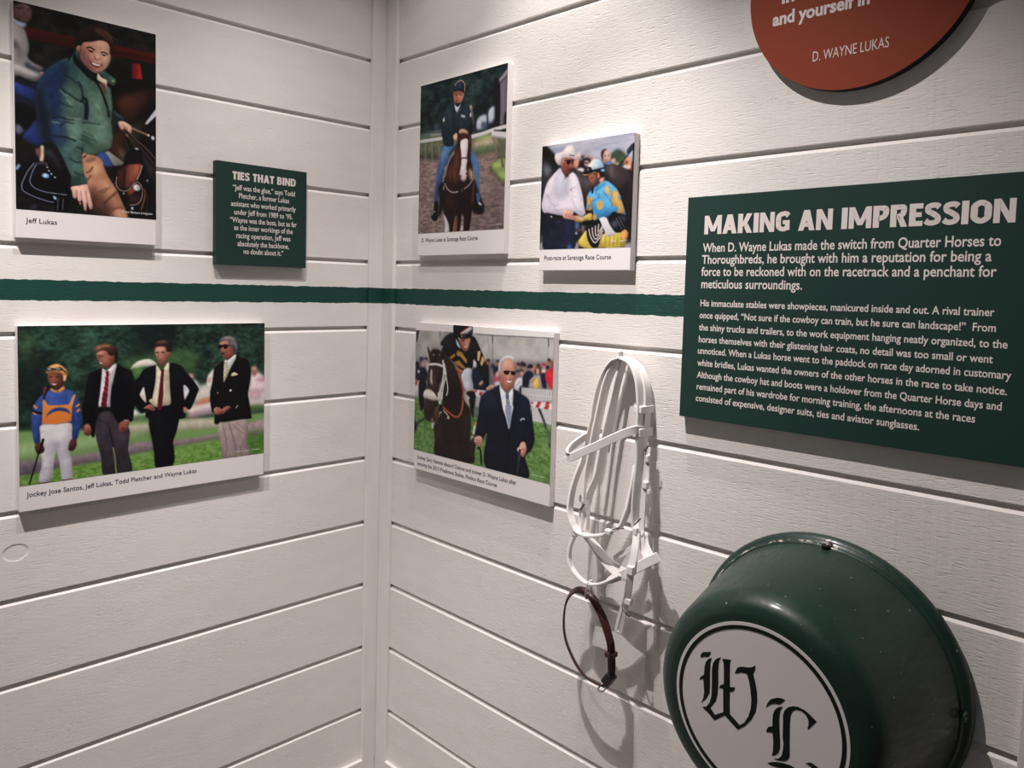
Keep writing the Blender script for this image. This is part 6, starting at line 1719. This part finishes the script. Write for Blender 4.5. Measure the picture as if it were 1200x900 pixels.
# ---- round rust-red sign
DC, DR = (6.885, 2.495), 0.984
t = thing('round_sign', 'round rust-red quotation sign with cream lettering, cut off by the top edge', 'sign', W(DC[0], 0, DC[1] - DR))
bm = bmesh.new()
n = 128
prof = [(0.0, 0.0), (DR - 0.004, 0.0), (DR - 0.004, THICK)]
def disc_part(name, r0, r1, d0, d1, mat, parent, centre, n=128, smooth=False):
    """flat ring or disc with rim, facing out of the right-hand wall"""
    bm = bmesh.new()
    def ring(r, d):
        return [bm.verts.new(local(parent, W(centre[0] + r * math.cos(2 * math.pi * k / n), -d, centre[1] + r * math.sin(2 * math.pi * k / n)))) for k in range(n)]
    A, B = ring(r1, d0), ring(r1, d1)
    for k in range(n):
        bm.faces.new((A[k], A[(k + 1) % n], B[(k + 1) % n], B[k]))
    if r0 > 0:
        A2, B2 = ring(r0, d0), ring(r0, d1)
        for k in range(n):
            j = (k + 1) % n
            bm.faces.new((B[k], B[j], B2[j], B2[k])); bm.faces.new((A[k], A2[k], A2[j], A[j])); bm.faces.new((A2[k], B2[k], B2[j], A2[j]))
    else:
        bm.faces.new(B); bm.faces.new(A[::-1])
    return from_bm(name, bm, mat, parent)
disc_part('board', 0, DR, 0.0, THICK - 0.004, MAT['black_edge'], t, DC)
disc_part('face_sheet', 0, DR - 0.001, THICK - 0.004, THICK, MAT['red_board'], t, DC)
L = LETTERING['disc']
lettering(t, 'quotation_text', 'R', L[:2], MAT['cream_ink'], 0.034)
lettering(t, 'name_text', 'R', L[2:], MAT['cream_ink'], -0.004)

# ------------------------------------------------------------------ green feed tub hung bottom outwards
TC = (6.88, -3.75)
tub = thing('feed_tub', 'round dark green metal feed tub with black monogram on a white disc', 'tub', W(TC[0], 0, TC[1]))
def lathe(name, prof, mat, parent, n=128, smooth=True):
    bm = bmesh.new()
    rings = []
    for r, d in prof:
        if r < 1e-4: rings.append([bm.verts.new(local(parent, W(TC[0], -d, TC[1])))])
        else: rings.append([bm.verts.new(local(parent, W(TC[0] + r * math.cos(2 * math.pi * k / n), -d, TC[1] + r * math.sin(2 * math.pi * k / n)))) for k in range(n)])
    for A, B in zip(rings, rings[1:]):
        for k in range(n):
            j = (k + 1) % n
            if len(B) == 1: bm.faces.new((A[k], A[j], B[0]))
            elif len(A) == 1: bm.faces.new((A[0], B[j], B[k]))
            else: bm.faces.new((A[k], A[j], B[j], B[k]))
    return from_bm(name, bm, mat, parent, smooth)
prof = spline([(1.165, 0.165), (1.150, 0.20), (1.08, 0.6), (1.02, 0.9), (0.985, 1.08), (0.965, 1.16), (0.935, 1.225), (0.885, 1.275), (0.82, 1.300), (0.77, 1.305)], 5)
prof = [(float(a), float(b_)) for a, b_ in prof] + [(0.0, 1.305)]
inner = [(r - 0.02, d - 0.02) for r, d in prof[:-1]][::-1]
lathe('shell', [(0.0, 1.285)] + inner + prof, MAT['tub'], tub)
lip = [(1.145, 0.165), (1.14, 0.012), (1.20, 0.004), (1.228, 0.012), (1.239, 0.04), (1.238, 0.07), (1.226, 0.10), (1.205, 0.115), (1.188, 0.125), (1.176, 0.145), (1.165, 0.165)]
lathe('rolled_rim', lip + [lip[0]], MAT['tub'], tub)
disc_part('label_disc', 0, 0.742, 1.303, 1.309, MAT['label'], tub, TC)
disc_part('label_ring', 0.683, 0.715, 1.306, 1.3125, MAT['black_ink'], tub, TC)
def flat_shape(polys, name, parent, mat, d):
    bm = bmesh.new()
    for q in polys:
        p = [(q[i], q[i + 1]) for i in range(0, len(q), 2)]
        clean = []
        for x, z in p:
            if not clean or (abs(x - clean[-1][0]) + abs(z - clean[-1][1])) > 0.002: clean.append((x, z))
        vs = [bm.verts.new(local(parent, W(TC[0] + x, -d, TC[1] + z))) for x, z in clean]
        f = bm.faces.new(vs)
        f.normal_update()
        if f.normal.y > 0: f.normal_flip()
    bmesh.ops.triangulate(bm, faces=bm.faces[:], ngon_method='EAR_CLIP')
    return from_bm(name, bm, mat, parent, normals=False)
flat_shape(MONOGRAM[:4], 'letter_w', tub, MAT['black_ink'], 1.3115)
flat_shape(MONOGRAM[4:], 'letter_l', tub, MAT['black_ink'], 1.3115)
b0 = local(tub, W(*BOLTS[0]))
bm = bmesh.new(); tube(bm, [b0 + Vector((0, 0.004, -0.012)), b0 + Vector((0, 0.003, 0.0005))], 0.0036, 12, n=1)
bo = from_bm('rim_bolt', bm, MAT['label'], tub); bo['label'] = 'pale bolt stub at the top of the rim'
bm = bmesh.new(); tube(bm, [b0 + Vector((-0.002, 0.0, -0.014)), b0 + Vector((-0.002, -0.001, -0.0062))], 0.0058, 14, n=1)
bo = from_bm('bolt_hole', bm, MAT['black_edge'], tub); bo['label'] = 'dark hole around the bolt'
b1 = local(tub, W(*BOLTS[1]))
bm = bmesh.new()
a = Vector((-1, 0, 0.12)).normalized()
tube(bm, [b1 + Vector((0.003, 0.006 * math.cos(q), 0.0)) + Vector((0, -0.0035 + 0.0055 * math.cos(q) - 0.006 * math.cos(q), 0.0055 * math.sin(q))) for q in np.linspace(0, 2 * math.pi, 14, endpoint=False)], 0.0018, 8, True, 2)
from_bm('rim_grommet', bm, MAT['tub'], tub)

# ------------------------------------------------------------------ hook, white bridle, peg, leather collar
h0, h1 = W(*HOOK[0]), W(*HOOK[1])
bm = bmesh.new()
tube(bm, [h0 + Vector((0, 0.002, 0.0)), h0 + Vector((-0.0005, -0.006, -0.001)), h0.lerp(h1, 0.5) + Vector((0, -0.004, -0.001)), h1 + Vector((0, 0.010, -0.004)), h1 + Vector((0, -0.004, -0.004)), h1 + Vector((0, -0.013, -0.001)), h1 + Vector((-0.001, -0.015, 0.006))], 0.0016, 10)
hk = tag(from_bm('wall_hook', bm, MAT['steel'], smooth=True), 'small steel hook the white bridle hangs from', 'hook')

bridle = thing('bridle', 'white racing bridle hanging from a small hook', 'bridle', h1.copy())
def shift_children(o, parent):
    o.data.transform(Matrix.Translation(-parent.location))
    o.parent = parent
for name, pts, mode, th in STRAPS:
    bm = bmesh.new(); strap_mesh(bm, pts, mode, th)
    shift_children(from_bm(name, bm, MAT['strap'], smooth=False), bridle)
for c, sx, sz, sd in KEEPERS:
    p = W(*c); e = Vector((sx, sd, sz)) * U * 0.5
    bm = bmesh.new(); box(bm, p - e, p + e, 0.0022, 3)
    shift_children(from_bm('strap_keeper', bm, MAT['strap']), bridle)
for w in TONGUES:
    bm = bmesh.new(); tube(bm, [W(*p) for p in w], 0.0012, 8)
    o = from_bm('buckle_tongue', bm, MAT['dark_wire'], smooth=True); o['label'] = 'dark metal buckle tongue'
    shift_children(o, bridle)

tp, bt = W(*TIE[0]), W(*TIE[1])
bm = bmesh.new()
e = Vector((0.004, 0.0, 0))
tube(bm, [tp + Vector((0, -0.006, 0.004)), tp + Vector((0, 0.007, 0.005)), tp.lerp(bt, 0.5) + Vector((0, 0.006, 0)), bt + Vector((0, 0.009, -0.002)), bt + Vector((0.001, -0.004, -0.008)), bt + Vector((0.002, -0.010, 0.002)), tp.lerp(bt, 0.5) + Vector((0, -0.006, 0))], 0.0011, 8, True)
tag(from_bm('hanging_tie', bm, MAT['strap'], smooth=True), 'thin white tie joining the brown collar to the bridle above', 'tie')
collar = thing('leather_collar', 'narrow dark brown leather collar tied below the white bridle', 'collar', W(*COLLAR[0]))
bm = bmesh.new(); strap_mesh(bm, [(*p, 0.088) for p in COLLAR], 55, 0.022, closed=True)
shift_children(from_bm('strap', bm, MAT['leather']), collar)
for name, i, e, mat in (('keeper', 0, (0.105, 0.12, 0.06), 'leather'), ('buckle_flap', 1, (0.10, 0.11, 0.15), 'dark_leather')):
    p = W(*COLLAR_FITTINGS[i]); v = Vector(e) * U * 0.5
    bm = bmesh.new(); box(bm, -v, v, 0.0025, 3)
    if i == 1: bmesh.ops.rotate(bm, verts=bm.verts[:], cent=(0, 0, 0), matrix=Matrix.Rotation(math.radians(32), 3, 'Y'))
    bmesh.ops.translate(bm, verts=bm.verts[:], vec=p)
    shift_children(from_bm(name, bm, MAT[mat]), collar)
q = COLLAR_FITTINGS
bm = bmesh.new()
strap_mesh(bm, [(q[3][0], q[3][1] - 0.03, q[3][2] + 0.28, 0.05), (q[3][0], q[3][1] - 0.035, q[3][2] + 0.2, 0.085), (q[3][0] + 0.01, q[3][1] - 0.035, q[3][2], 0.09), (q[1][0] + 0.03, q[1][1] - 0.035, q[1][2] + 0.1, 0.09)], 55, 0.022)
shift_children(from_bm('strap_end', bm, MAT['dark_leather']), collar)
p = W(*q[2])
bm = bmesh.new()
tube(bm, [p + Vector((0.006, 0, 0.004)), p + Vector((0.005, -0.007, -0.003)), p + Vector((-0.006, -0.008, -0.004)), p + Vector((-0.007, 0.006, 0.001)), p + Vector((0.002, 0.008, 0.005))], 0.0014, 8, True)
o = from_bm('buckle', bm, MAT['steel'], smooth=True); o['label'] = 'steel buckle'
shift_children(o, collar)
